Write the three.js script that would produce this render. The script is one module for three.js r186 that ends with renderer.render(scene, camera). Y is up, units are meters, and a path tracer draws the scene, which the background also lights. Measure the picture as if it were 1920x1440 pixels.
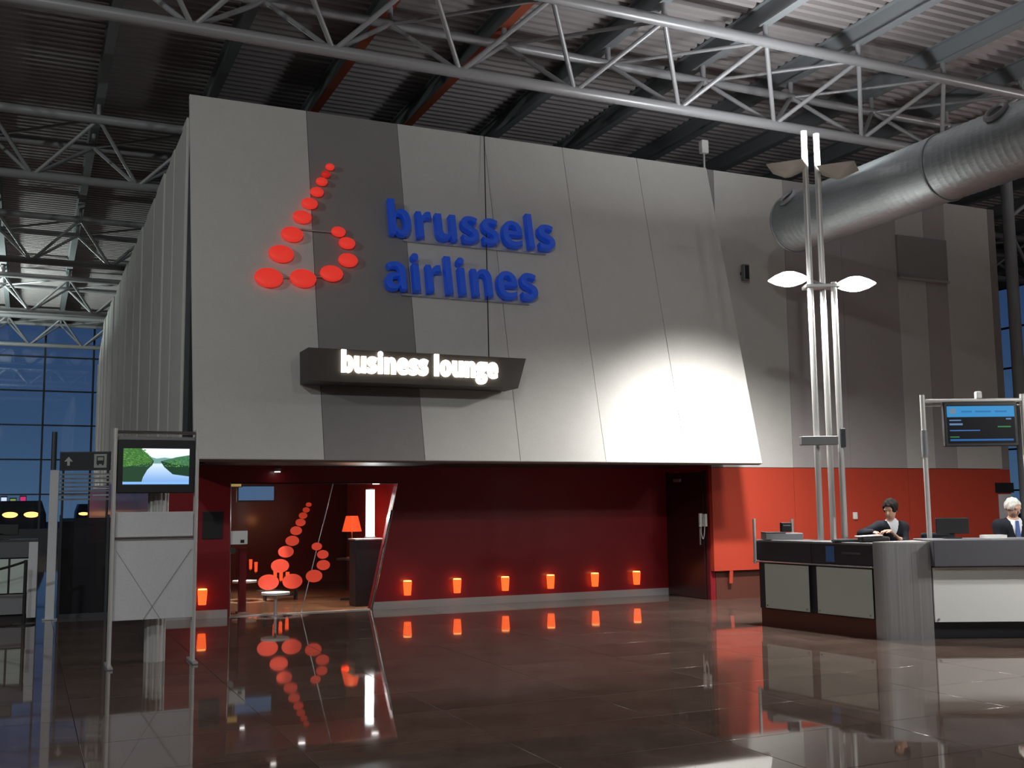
import * as THREE from 'three';
import { RoundedBoxGeometry } from 'three/addons/geometries/RoundedBoxGeometry.js';
import { FontLoader } from 'three/addons/loaders/FontLoader.js';
import { TextGeometry } from 'three/addons/geometries/TextGeometry.js';
import { mergeGeometries } from 'three/addons/utils/BufferGeometryUtils.js';
import { RectAreaLightUniformsLib } from 'three/addons/lights/RectAreaLightUniformsLib.js';

// ------------------------------------------------------------------ camera, sky, exposure
RectAreaLightUniformsLib.init();
const scene = new THREE.Scene();
const FOC = 2000, EYE = 1.7;
const YAW = 24.39 * Math.PI / 180, PITCH = 6.418 * Math.PI / 180, ROLL = 0.6 * Math.PI / 180;
const camera = new THREE.PerspectiveCamera(2 * Math.atan(720 / FOC) * 180 / Math.PI, 4 / 3, 0.1, 300);
const V = (x, y, z) => new THREE.Vector3(x, y, z);
const fw = V(Math.sin(YAW) * Math.cos(PITCH), Math.sin(PITCH), -Math.cos(YAW) * Math.cos(PITCH));
const r0 = V(Math.cos(YAW), 0, Math.sin(YAW)), u0 = r0.clone().cross(fw);
const camR = r0.clone().multiplyScalar(Math.cos(ROLL)).addScaledVector(u0, -Math.sin(ROLL));
const camU = u0.clone().multiplyScalar(Math.cos(ROLL)).addScaledVector(r0, Math.sin(ROLL));
camera.position.set(0, EYE, 0);
camera.quaternion.setFromRotationMatrix(new THREE.Matrix4().makeBasis(camR, camU, fw.clone().negate()));
scene.add(camera);

const renderer = new THREE.WebGLRenderer({ antialias: true });
renderer.toneMapping = THREE.LinearToneMapping;
renderer.toneMappingExposure = 1.0;
renderer.shadowMap.enabled = true;

// dusk sky: clear deep blue, a little lighter towards the horizon
{
  const w = 16, h = 128, d = new Float32Array(w * h * 4);
  for (let j = 0; j < h; j++) {
    const el = Math.max(0, (j + 0.5) / h - 0.5) * 2;           // 0 horizon .. 1 zenith
    const k = Math.exp(-el * 12);
    for (let i = 0; i < w; i++) d.set([0.012 + 0.045 * k, 0.031 + 0.085 * k, 0.10 + 0.10 * k, 1], (j * w + i) * 4);
  }
  const t = new THREE.DataTexture(d, w, h, THREE.RGBAFormat, THREE.FloatType);
  t.mapping = THREE.EquirectangularReflectionMapping; t.magFilter = THREE.LinearFilter; t.minFilter = THREE.LinearFilter; t.needsUpdate = true;
  scene.background = t;
}

// light levels, in one place
const LIGHT = { head: 80, wash: 90, up: 170, fillLeftHead: 20, frontHead: 88, rightHead: 9, rightUp: 230, farHead: 60, farUp: 1700, fillFlood: 140, fillFloodRight: 40, fillFloodLeft: 220, sconce: 0.03, lounge: 9 };

// ------------------------------------------------------------------ pixel helpers (1920 x 1440 frame)
function ray(px, py) { return camR.clone().multiplyScalar((px - 960) / FOC).addScaledVector(camU, -(py - 720) / FOC).add(fw); }
function onZ(px, py, z) { const d = ray(px, py); return V(0, EYE, 0).addScaledVector(d, z / d.z); }
function onX(px, py, x) { const d = ray(px, py); return V(0, EYE, 0).addScaledVector(d, x / d.x); }
function atD(px, py, dep) { return V(0, EYE, 0).addScaledVector(ray(px, py), dep); }

// ------------------------------------------------------------------ general helpers
let seed = 7;
function rnd() { seed = (seed * 1664525 + 1013904223) >>> 0; return seed / 4294967296; }
const taken = {};
function numbered(n) { const k = taken[n] || 0; taken[n] = k + 1; return k ? n + '_' + String(k).padStart(3, '0') : n; }
function thing(name, label, category, pos = [0, 0, 0], turn = 0, group) {
  const o = new THREE.Group(); o.name = numbered(name); o.position.set(...pos); o.rotation.y = turn;
  o.userData = { label, category }; if (group) o.userData.group = group;
  scene.add(o); return o;
}
function struct(name, label, category) {
  const o = new THREE.Group(); o.name = numbered(name); o.userData = { kind: 'structure', label, category };
  scene.add(o); return o;
}
function part(name, geo, mat, parent, pos, rot) {
  const m = new THREE.Mesh(geo, mat); m.name = name;
  if (pos) m.position.set(...pos); if (rot) m.rotation.set(...rot);
  parent.add(m); return m;
}
function uvm(g, s = 1) {                                       // uv in metres, by dominant normal axis
  const p = g.attributes.position, n = g.attributes.normal, uv = new Float32Array(p.count * 2);
  for (let i = 0; i < p.count; i++) {
    const ax = Math.abs(n.getX(i)), ay = Math.abs(n.getY(i)), az = Math.abs(n.getZ(i));
    let a, b;
    if (az >= ax && az >= ay) { a = p.getX(i); b = p.getY(i); } else if (ay >= ax) { a = p.getX(i); b = p.getZ(i); } else { a = p.getZ(i); b = p.getY(i); }
    uv[2 * i] = a * s; uv[2 * i + 1] = b * s;
  }
  g.setAttribute('uv', new THREE.BufferAttribute(uv, 2)); return g;
}
const box = (w, h, d, x = 0, y = 0, z = 0) => uvm(new THREE.BoxGeometry(w, h, d).translate(x, y, z));
const span = (x0, x1, y0, y1, z0, z1) => box(x1 - x0, y1 - y0, z1 - z0, (x0 + x1) / 2, (y0 + y1) / 2, (z0 + z1) / 2);
const rbox = (w, h, d, r = 0.01, x = 0, y = 0, z = 0) => uvm(new RoundedBoxGeometry(w, h, d, 2, Math.min(r, w / 2.1, h / 2.1, d / 2.1)).translate(x, y, z));
const cyl = (r, h, x = 0, y = 0, z = 0, r2 = r, seg = 20) => new THREE.CylinderGeometry(r2, r, h, seg).translate(x, y + h / 2, z);
const unitBar = new THREE.CylinderGeometry(1, 1, 1, 12);
function bar(name, a, b, r, mat, parent) {                     // round bar between two points, shared geometry
  const m = new THREE.Mesh(unitBar, mat); m.name = name;
  const d = b.clone().sub(a), L = d.length();
  m.position.copy(a).addScaledVector(d, 0.5); m.scale.set(r, L, r);
  m.quaternion.setFromUnitVectors(V(0, 1, 0), d.normalize()); parent.add(m); return m;
}
function prism(pts, depth, bevel = 0) {                        // outline in xy, extruded along +z
  const s = new THREE.Shape(pts.map(p => new THREE.Vector2(p[0], p[1])));
  const g = new THREE.ExtrudeGeometry(s, { depth, bevelEnabled: bevel > 0, bevelSize: bevel, bevelThickness: bevel, bevelSegments: 2, curveSegments: 16 });
  return uvm(g);
}

// ------------------------------------------------------------------ textures
function hash(x, y, s) { let h = (x * 374761393 + y * 668265263 + s * 2147483647) | 0; h = Math.imul(h ^ (h >>> 13), 1274126177); return ((h ^ (h >>> 16)) >>> 0) / 4294967296; }
function vnoise(x, y, per, s) {
  const xi = Math.floor(x), yi = Math.floor(y), f = x - xi, g = y - yi, a = f * f * (3 - 2 * f), b = g * g * (3 - 2 * g);
  const w = v => ((v % per) + per) % per;
  const p = (i, j) => hash(w(xi + i), w(yi + j), s);
  return (p(0, 0) * (1 - a) + p(1, 0) * a) * (1 - b) + (p(0, 1) * (1 - a) + p(1, 1) * a) * b;
}
function tex(n, rep, fn, srgb = true) {
  const d = new Uint8Array(n * n * 4);
  for (let j = 0; j < n; j++) for (let i = 0; i < n; i++) {
    const c = fn(i / n, j / n, i, j), o = (j * n + i) * 4;
    d[o] = Math.max(0, Math.min(255, c[0] * 255)); d[o + 1] = Math.max(0, Math.min(255, c[1] * 255)); d[o + 2] = Math.max(0, Math.min(255, c[2] * 255)); d[o + 3] = 255;
  }
  const t = new THREE.DataTexture(d, n, n); t.wrapS = t.wrapT = THREE.RepeatWrapping; t.magFilter = THREE.LinearFilter; t.minFilter = THREE.LinearMipmapLinearFilter; t.generateMipmaps = true;
  if (srgb) t.colorSpace = THREE.SRGBColorSpace; t.repeat.set(rep, rep); t.needsUpdate = true; return t;
}
const grainTex = tex(256, 1, (u, v, i, j) => { const k = 0.92 + 0.08 * hash(i, j, 1) + 0.015 * (vnoise(u * 8, v * 8, 8, 2) - 0.5); return [k, k, k]; });
const grainBump = tex(256, 1, (u, v, i, j) => { const k = 0.5 * hash(i, j, 3) + 0.5 * vnoise(u * 64, v * 64, 64, 4); return [k, k, k]; }, false);
const stoneTex = tex(512, 0.5, (u, v, i, j) => {
  const k = 0.74 + 0.16 * hash(i >> 1, j >> 1, 5) + 0.14 * vnoise(u * 40, v * 40, 40, 6) + 0.12 * (vnoise(u * 6, v * 6, 6, 7) - 0.5);
  return [k, k * (0.97 + 0.03 * vnoise(u * 20, v * 20, 20, 8)), k * 0.96];
});
const stoneRough = tex(256, 0.5, (u, v) => { const k = 0.022 + 0.03 * vnoise(u * 10, v * 10, 10, 9); return [k, k, k]; }, false);
const brushTex = tex(256, 1, (u, v, i, j) => { const k = 0.32 + 0.12 * hash(i, 0, 10) + 0.05 * hash(i, j, 11); return [k, k, k]; }, false);
const woodTex = tex(256, 0.5, (u, v, i, j) => { const k = 0.8 + 0.2 * vnoise(u * 4, v * 60, 60, 12) - 0.1 * vnoise(u * 12, v * 12, 12, 13); return [k, k * 0.95, k * 0.88]; });
const weaveTex = tex(128, 8, (u, v, i, j) => { const k = 0.8 + 0.2 * (((i >> 1) + (j >> 1)) % 2) * hash(i, j, 14); return [k, k, k]; });

// ------------------------------------------------------------------ materials
const std = o => new THREE.MeshStandardMaterial(o);
const phy = o => new THREE.MeshPhysicalMaterial(o);
const lin = (r, g, b) => new THREE.Color().setRGB(r, g, b);
const M = {
  cladLight: std({ color: lin(0.60, 0.585, 0.55), roughness: 0.75, map: grainTex, bumpMap: grainBump, bumpScale: 0.0006 }),
  cladDark: std({ color: lin(0.27, 0.255, 0.245), roughness: 0.75, map: grainTex, bumpMap: grainBump, bumpScale: 0.0006 }),
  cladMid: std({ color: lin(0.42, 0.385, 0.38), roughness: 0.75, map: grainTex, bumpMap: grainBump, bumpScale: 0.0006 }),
  endWallDark: std({ color: lin(0.030, 0.006, 0.008), roughness: 0.35 }),
  black: std({ color: lin(0.012, 0.012, 0.014), roughness: 0.6 }),
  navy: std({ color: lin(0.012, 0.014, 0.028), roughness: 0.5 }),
  red: phy({ color: lin(0.27, 0.016, 0.022), roughness: 0.32, clearcoat: 0.2, clearcoatRoughness: 0.12, map: grainTex }),
  orange: std({ color: lin(0.52, 0.052, 0.022), roughness: 0.6, map: grainTex }),
  plinth: std({ color: lin(0.12, 0.035, 0.022), roughness: 0.5, map: grainTex }),
  chrome: std({ color: lin(0.72, 0.72, 0.72), roughness: 0.16, metalness: 1 }),
  skirting: std({ color: lin(0.66, 0.66, 0.65), roughness: 0.25, metalness: 0.5 }),
  steel: std({ color: lin(0.54, 0.54, 0.54), roughness: 1, metalness: 0.85, roughnessMap: brushTex }),
  pole: std({ color: lin(0.60, 0.59, 0.57), roughness: 0.32, metalness: 0.35 }),
  galv: std({ color: lin(0.38, 0.42, 0.43), roughness: 0.48, metalness: 0.75, map: grainTex }),
  trussPaint: std({ color: lin(0.36, 0.36, 0.37), roughness: 0.36, metalness: 0.15 }),
  uplighter: std({ color: lin(0.22, 0.20, 0.17), roughness: 0.6, metalness: 0.3 }),
  beam: std({ color: lin(0.24, 0.26, 0.27), roughness: 0.6 }),
  redLightTint: std({ color: lin(0.42, 0.10, 0.05), roughness: 0.6 }),  // red light on beam undersides, put into the colour
  deck: std({ color: lin(0.46, 0.42, 0.42), roughness: 0.55, metalness: 0.1, side: THREE.DoubleSide }),
  floor: [0, 1, 2].map(i => std({ color: lin(0.155 - 0.010 * i, 0.113 - 0.008 * i, 0.096 - 0.007 * i), roughness: 1, roughnessMap: stoneRough, map: stoneTex })),
  grout: std({ color: lin(0.035, 0.03, 0.028), roughness: 0.9 }),
  asphalt: std({ color: lin(0.03, 0.03, 0.035), roughness: 0.9 }),
  hallWall: std({ color: lin(0.30, 0.30, 0.30), roughness: 0.8, map: grainTex }),
  frame: std({ color: lin(0.05, 0.055, 0.065), roughness: 0.5, metalness: 0.3 }),
  glass: phy({ color: lin(0.95, 0.97, 1.0), roughness: 0.02, transmission: 1, thickness: 0, ior: 1.5 }),
  smoke: phy({ color: lin(0.22, 0.23, 0.26), roughness: 0.05, transmission: 0.9, thickness: 0, ior: 1.5 }),
  frosted: phy({ color: lin(0.52, 0.58, 0.53), roughness: 0.55, clearcoat: 0.4, clearcoatRoughness: 0.2 }),
  white: std({ color: lin(0.74, 0.75, 0.72), roughness: 0.45 }),
  panelGrey: std({ color: lin(0.62, 0.62, 0.64), roughness: 0.6, map: grainTex }),
  counterDark: std({ color: lin(0.035, 0.034, 0.042), roughness: 0.4 }),
  counterGrey: std({ color: lin(0.10, 0.10, 0.115), roughness: 0.5, map: grainTex }),
  plastic: std({ color: lin(0.015, 0.015, 0.017), roughness: 0.4 }),
  plasticGrey: std({ color: lin(0.20, 0.20, 0.21), roughness: 0.5 }),
  paper: std({ color: lin(0.78, 0.78, 0.76), roughness: 0.9 }),
  wood: std({ color: lin(0.42, 0.26, 0.17), roughness: 0.25, map: woodTex }),
  skin: std({ color: lin(0.60, 0.35, 0.25), roughness: 0.55 }),
  suit: std({ color: lin(0.009, 0.011, 0.022), roughness: 0.9, map: weaveTex }),
  shirt: std({ color: lin(0.75, 0.77, 0.82), roughness: 0.85 }),
  hairDark: std({ color: lin(0.012, 0.009, 0.007), roughness: 0.95 }),
  hairWhite: std({ color: lin(0.68, 0.66, 0.60), roughness: 0.7 }),
  tie: std({ color: lin(0.05, 0.10, 0.30), roughness: 0.7 }),
  rubber: std({ color: lin(0.01, 0.01, 0.01), roughness: 0.8 }),
};
const glow = (r, g, b, k, base = 0.8) => std({ color: lin(r * base, g * base, b * base), emissive: lin(r, g, b), emissiveIntensity: k, roughness: 0.5 });
const G = {
  lamp: glow(1.0, 0.98, 0.95, 6),
  letters: glow(1.0, 0.93, 0.80, 5),
  dot: glow(1.0, 0.05, 0.032, 0.50, 0.6),
  dotDim: glow(1.0, 0.03, 0.02, 0.30, 0.6),
  blue: std({ color: lin(0.015, 0.075, 0.50), emissive: lin(0.01, 0.08, 0.62), emissiveIntensity: 0.18, roughness: 0.4 }),
  sconce: glow(1.0, 0.12, 0.02, 1.5),
  bulb: glow(1.0, 0.45, 0.12, 3.0),
  column: glow(0.95, 1.0, 0.93, 4),
  shade: glow(1.0, 0.09, 0.02, 1.1),
  spot: glow(1.0, 0.92, 0.85, 5),
  head: glow(1.0, 0.45, 0.12, 3),
  signWhite: glow(0.8, 0.9, 1.0, 1.0), signGreen: glow(0.45, 0.6, 0.15, 0.5), signPink: glow(0.9, 0.05, 0.22, 0.7),
  filmDot: phy({ color: lin(0.60, 0.06, 0.03), emissive: lin(1.0, 0.075, 0.035), emissiveIntensity: 0.36, roughness: 0.5 }),  // emission put in to stand for backlight through the red film
  lampBlue: glow(0.10, 0.22, 0.40, 0.5), lampYellow: glow(0.75, 0.55, 0.15, 0.35),
};
function rectLight(parent, w, h, color, k, pos, look) {        // look: direction in the parent's frame
  const l = new THREE.RectAreaLight(color, k, w, h); l.position.set(...pos);
  l.quaternion.setFromUnitVectors(V(0, 0, -1), V(...look).normalize()); parent.add(l); return l;
}

// ------------------------------------------------------------------ floor
const FX0 = 4.61 - 1.4 * 8, FX1 = 4.61 + 1.4 * 7, FZ0 = -7.55 - 11 * 1.0, FZ1 = -7.55 + 5 * 1.0;
{
  const fl = struct('floor', 'dark brown polished stone floor tiles with thin joints', 'floor');
  part('sub_floor', span(-22, 32, -0.3, -0.012, -48.5, 14), M.grout, fl);
  const tg = uvm(new RoundedBoxGeometry(1.396, 0.03, 0.996, 1, 0.002));
  for (let i = 0; i < 15; i++) for (let j = 0; j < 16; j++) {
    const t = part('tile', tg, M.floor[Math.floor(rnd() * 3)], fl, [FX0 + 1.4 * (i + 0.5), -0.015, FZ0 + (j + 0.5)]);
    t.rotation.set((rnd() - 0.5) * 0.0007, rnd() < 0.5 ? Math.PI : 0, (rnd() - 0.5) * 0.0007);
  }
  for (const [a, b, c, d] of [[-22, 32, FZ1, 14], [-22, 32, -48.5, FZ0], [-22, FX0, FZ0, FZ1], [FX1, 32, FZ0, FZ1]])
    part('paving', span(a + 0.002, b - 0.002, -0.03, 0, c + 0.002, d - 0.002), M.floor[0], fl);
}
{
  const g = struct('ground', 'dark asphalt outside beyond the window wall', 'ground');
  part('asphalt', span(-80, 110, -0.5, -0.06, -160, -48.8), M.asphalt, g);
  part('asphalt', span(32.5, 110, -0.5, -0.06, -48.8, 60), M.asphalt, g);
}

// ------------------------------------------------------------------ roof: deck, beams
const BX = i => 0.98 + 1.91 * i, B0 = -11, B1 = 16, BEAM_Y = 9.3, DECK_Y = 9.66;
const HZ0 = -48.5, HZ1 = 13.5, HX0 = BX(B0), HX1 = BX(B1);
{
  const c = struct('ceiling', 'dark corrugated metal roof deck on steel beams', 'ceiling');
  const W = 1.91, P = 0.21, D = 0.10, pos = [];
  const prof = [[0, 0], [0.085, 0], [0.105, D], [0.19, D], [0.21, 0]];
  for (let z = HZ0; z < HZ1 - 0.01; z += P) for (let k = 0; k < 4; k++) {
    const [a, ya] = prof[k], [b, yb] = prof[k + 1], A = [0, ya, z + a], Bq = [W, ya, z + a], C = [W, yb, z + b], E2 = [0, yb, z + b];
    pos.push(...A, ...Bq, ...C, ...A, ...C, ...E2);
  }
  const g = new THREE.BufferGeometry(); g.setAttribute('position', new THREE.Float32BufferAttribute(pos, 3)); g.computeVertexNormals(); uvm(g);
  const ib = mergeGeometries([box(0.16, 0.022, HZ1 - HZ0, 0, 0.011), box(0.012, 0.33, HZ1 - HZ0, 0, 0.185), box(0.16, 0.022, HZ1 - HZ0, 0, 0.349)]);
  for (let i = B0; i < B1; i++) {
    part('deck_sheet', g, M.deck, c, [BX(i), DECK_Y, 0]);
    const bm = part('beam', ib, M.beam, c, [BX(i), BEAM_Y, (HZ0 + HZ1) / 2]);
    if (i === 2 || i === 3) part('red_light_strip', box(0.165, 0.006, HZ1 - HZ0, 0, -0.003), M.redLightTint, bm).userData.label = 'red light painted on the underside';  // thin coloured strip stands for red light falling on these two beams
  }
  part('roof_slab', span(HX0 - 0.5, HX1 + 0.5, DECK_Y + 0.12, DECK_Y + 0.32, HZ0 - 0.3, HZ1 + 0.3), M.frame, c);
}

// ------------------------------------------------------------------ roof trusses (three round chords, braced)
function truss(z, i0, i1, label) {
  const t = thing('roof_truss', label, 'truss', [0, 0, 0], 0, 'trusses under the roof');
  const yu = 9.02, yl = 8.05, zf = z + 0.88, zb = z - 0.87, m = M.trussPaint, r = 0.038;
  const x0 = BX(i0) - 0.9, x1 = BX(i1) + 0.9;
  bar('chord', V(x0, yl, z), V(x1, yl, z), 0.088, m, t);
  bar('chord', V(x0, yu, zf), V(x1, yu, zf), 0.088, m, t);
  bar('chord', V(x0, yu, zb), V(x1, yu, zb), 0.075, m, t);
  for (let i = i0; i <= i1; i++) {
    const x = BX(i), xl = x + 0.8, xp = xl - 1.91;
    for (const zz of [zf, zb]) {
      bar('brace', V(x, yu, zz), V(xl, yl, z), r, m, t);
      bar('brace', V(x, yu, zz), V(xp, yl, z), r, m, t);
      bar('post', V(x, yu, zz), V(x, BEAM_Y, zz), 0.045, m, t);
    }
    if (i > i0) bar('lacing', V(x, yu, zf), V(x - 1.91, yu, zb), 0.03, m, t);
  }
  return t;
}
truss(-14.1, -2, 13, 'pale tubular roof truss directly above the top of the grey facade');
truss(-21.85, -4, 13, 'tubular roof truss next behind the facade top, beside the building');
truss(-29.6, -4, 2, 'tubular roof truss midway to the dusk windows');
truss(-37.35, -4, 2, 'tubular roof truss near the far end of the grey side wall');
truss(-45.1, -4, 2, 'tubular roof truss right in front of the dusk windows');

// ------------------------------------------------------------------ hall shell
{
  const wl = struct('wall_left', 'plain grey hall wall', 'wall'); part('wall_panel', span(HX0 - 0.3, HX0, 0, 9.8, HZ0, HZ1), M.hallWall, wl);
  const wb = struct('wall_back', 'plain grey hall wall', 'wall'); part('wall_panel', span(HX0, HX1, 0, 9.8, HZ1, HZ1 + 0.3), M.hallWall, wb);
  const wf = struct('wall_end', 'plain grey hall wall beside the window wall', 'wall');
  part('wall_panel', span(HX0, BX(-5) - 0.5, 0, 9.8, HZ0 - 0.3, HZ0), M.hallWall, wf);
  part('wall_panel', span(BX(4) - 0.5, HX1, 0, 9.8, HZ0 - 0.3, HZ0), M.hallWall, wf);
  part('wall_panel', span(BX(-5) - 0.5, BX(4) - 0.5, 9.5, 9.8, HZ0 - 0.3, HZ0), M.hallWall, wf);
  const wr = struct('wall_right', 'plain grey hall wall beside the side window', 'wall');
  part('wall_panel', span(HX1, HX1 + 0.3, 0, 9.8, -16, HZ1), M.hallWall, wr);
  part('wall_panel', span(HX1, HX1 + 0.3, 0, 9.8, HZ0, -38), M.hallWall, wr);
  part('wall_panel', span(HX1, HX1 + 0.3, 9.2, 9.8, -38, -16), M.hallWall, wr);
}
function windowWall(name, label, n, cell, rows, rowH, y0, place) {
  const w = struct(name, label, 'window');
  const inner = new THREE.Group(); place(w);
  const pg = box(cell - 0.08, rowH - 0.06, 0.02), vg = box(0.08, rows * rowH + 0.1, 0.14), hg = box(n * cell, 0.06, 0.10);
  for (let i = 0; i < n; i++) for (let j = 0; j < rows; j++) part('pane', pg, M.glass, w, [(i + 0.5) * cell, y0 + (j + 0.5) * rowH, 0]);
  for (let i = 0; i <= n; i++) part('mullion', vg, M.frame, w, [i * cell, y0 + rows * rowH / 2, 0]);
  for (let j = 0; j <= rows; j++) part('transom', hg, M.frame, w, [n * cell / 2, y0 + j * rowH, 0]);
}
windowWall('window_1', 'tall gridded window wall with deep blue dusk sky behind', 9, 1.91, 6, 1.44, 0.86, w => w.position.set(BX(-5) - 0.5, 0, HZ0 - 0.15));
part('sill', span(0, 17.2, 0, 0.86, -0.1, 0.1), M.frame, scene.getObjectByName('window_1'));
windowWall('window_2', 'side window wall seen past the end of the grey wall', 11, 2.0, 6, 1.44, 0.56, w => { w.position.set(HX1 + 0.15, 0, -16); w.rotation.y = Math.PI / 2; });
part('sill', span(0, 22, 0, 0.56, -0.1, 0.1), M.frame, scene.getObjectByName('window_2'));

// ------------------------------------------------------------------ lounge building: leaning facade
const SB = { y: 2.33, z: -14.3 }, ST = { y: 7.70, z: -15.6 };
const LEAN = -Math.atan2(SB.z - ST.z, ST.y - SB.y), SLEN = Math.hypot(ST.y - SB.y, ST.z - SB.z);
const slabY = Y => (Y - SB.y) / Math.cos(LEAN);
function onFacade(o) { o.position.set(0, SB.y, SB.z); o.rotation.x = LEAN; return o; }
{
  const w = onFacade(struct('wall_front', 'leaning grey clad facade with one dark vertical stripe', 'wall'));
  const xs = [1.945, 3.67, 5.12, 6.61, 8.05, 9.51, 10.98];
  for (let i = 0; i < 6; i++)
    part('cladding_panel', span(xs[i] + 0.004, xs[i + 1] - 0.004, 0, SLEN, -0.06, 0), i === 1 ? M.cladDark : M.cladLight, w);
  part('backing', span(1.99, 10.96, 0.01, SLEN - 0.01, -0.10, -0.062), M.black, w);
  part('edge_trim', span(1.97, 10.98, -0.012, -0.002, -0.1, 0.004), M.cladDark, w);
}
{ // building behind the facade: side wall of upright ribs, back, roof
  const w = struct('wall_side', 'long grey side wall of upright cladding strips', 'wall');
  let z = -15.68, k = 0; const widths = [0.9, 0.5, 1.1, 0.6, 0.8, 1.2, 0.5, 1.4, 0.9, 1.1, 0.6, 1.3, 0.8, 1.5, 0.7, 1.2, 1.0, 1.3];
  while (z > -39) {
    const z1 = Math.max(-39, z - widths[k % widths.length]), proud = [0, 0.022, 0.008, 0.03][(k * 7) % 4];
    const top = zz => zz > -36 ? 7.70 : 7.70 - (-36 - zz) * 0.38;
    const g = prism([[-z + (k ? 0 : 0.38), 2.32], [-z1, 2.32], [-z1, top(z1)], [-z, top(z)]].map(p => [-p[0], p[1]]).reverse(), 0.1);
    g.rotateY(-Math.PI / 2);                                   // x(outline) -> z, extrusion -> -x
    const m = part('cladding_panel', g, M.cladLight, w, [2.17 - proud, 0, 0]);
    z = z1 - 0.008; k++;
  }
  part('core', span(2.18, 2.3, 2.32, 6.5, -39, -15.75), M.black, w);
  const b = struct('wall_core', 'dark inner faces of the lounge building', 'wall');
  part('backing', span(2.05, 10.93, 2.36, 7.66, -16.3, -15.74), M.black, b);  // black sheet stands for the shade in the gap behind the leaning facade
  part('roof', span(2.12, 18.2, 7.5, 7.6, -36, -15.9), M.hallWall, b);
  part('back_panel', span(2.12, 18.2, 0, 6.5, -39.1, -38.95), M.hallWall, b);
  part('side_base', span(1.93, 2.1, 0, 2.32, -38.9, -17.4), M.red, b);
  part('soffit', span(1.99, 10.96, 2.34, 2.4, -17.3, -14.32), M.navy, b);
  part('right_panel', span(18.1, 18.2, 0, 7.6, -36, -15.9), M.hallWall, b);
}
{ // grey and red wall to the right of the facade
  const w = struct('wall_panelled', 'grey panelled wall above a red band, right of the facade', 'wall');
  const Z = -15.7, pan = (x0, x1, m, y0 = 2.31, y1 = 7.72) => part('cladding_panel', span(x0 + 0.003, x1 - 0.003, y0, y1, Z - 0.1, Z), m, w);
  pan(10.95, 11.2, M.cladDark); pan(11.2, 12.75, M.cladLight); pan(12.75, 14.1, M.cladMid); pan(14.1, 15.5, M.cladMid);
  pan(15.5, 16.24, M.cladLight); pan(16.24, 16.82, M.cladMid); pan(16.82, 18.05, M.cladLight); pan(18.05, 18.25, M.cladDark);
  part('dark_band', span(15.49, 16.8, 6.08, 6.92, Z, Z + 0.05), M.cladDark, w);
  part('ledge', span(15.49, 16.8, 6.03, 6.07, Z, Z + 0.09), M.cladMid, w);
  for (const [a, b] of [[10.95, 12.75], [12.75, 15.5], [15.5, 18.25]]) part('red_panel', span(a + 0.003, b - 0.003, 0.50, 2.30, Z - 0.1, Z), M.orange, w);
  part('plinth', span(11.06, 18.25, 0, 0.5, Z - 0.3, Z - 0.12), M.plinth, w);
  part('backing', span(10.97, 18.2, 0, 7.6, Z - 0.34, Z - 0.3), M.black, w);
}

// ------------------------------------------------------------------ recessed red lounge wall with sloping glass entrance
const RZ = -17.15, OPEN = [[2.92, 0], [5.20, 0], [5.66, 2.08], [2.90, 2.08]];
{
  const w = struct('wall_recess', 'deep red glossy lounge wall under the facade overhang', 'wall');
  const s = new THREE.Shape([[1.88, 0], [10.95, 0], [10.95, 2.36], [1.88, 2.36]].map(p => new THREE.Vector2(...p)));
  s.holes.push(new THREE.Path(OPEN.map(p => new THREE.Vector2(...p))));
  part('red_panel', uvm(new THREE.ExtrudeGeometry(s, { depth: 0.2, bevelEnabled: false }).translate(0, 0, RZ - 0.2)), M.red, w);
  part('end_edge', span(1.80, 1.88, 0, 2.34, RZ - 0.2, RZ + 0.01), M.panelGrey, w);
  part('end_wall', span(10.95, 11.05, 0, 2.36, RZ, -15.82), M.red, w);
  const dr = struct('door_2', 'black door leaf added to darken the recess end wall', 'door');  // near-black leaf added over the red end wall to keep it dark
  part('leaf', rbox(0.04, 2.2, 1.16, 0.006, 10.925, 1.11, -16.5), M.endWallDark, dr); part('frame', box(0.03, 2.26, 0.05, 10.935, 1.13, -17.11), M.endWallDark, dr); part('frame', box(0.03, 2.26, 0.05, 10.935, 1.13, -15.89), M.endWallDark, dr);
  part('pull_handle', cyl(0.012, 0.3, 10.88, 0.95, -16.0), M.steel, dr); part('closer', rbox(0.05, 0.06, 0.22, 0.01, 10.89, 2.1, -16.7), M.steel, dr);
  const bb = struct('baseboard_front', 'polished metal skirting along the red wall', 'skirting');
  part('skirting', span(1.88, 2.89, 0, 0.125, RZ, RZ + 0.015), M.skirting, bb);
  part('skirting', span(5.23, 10.95, 0, 0.125, RZ, RZ + 0.015), M.skirting, bb);
}
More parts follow.
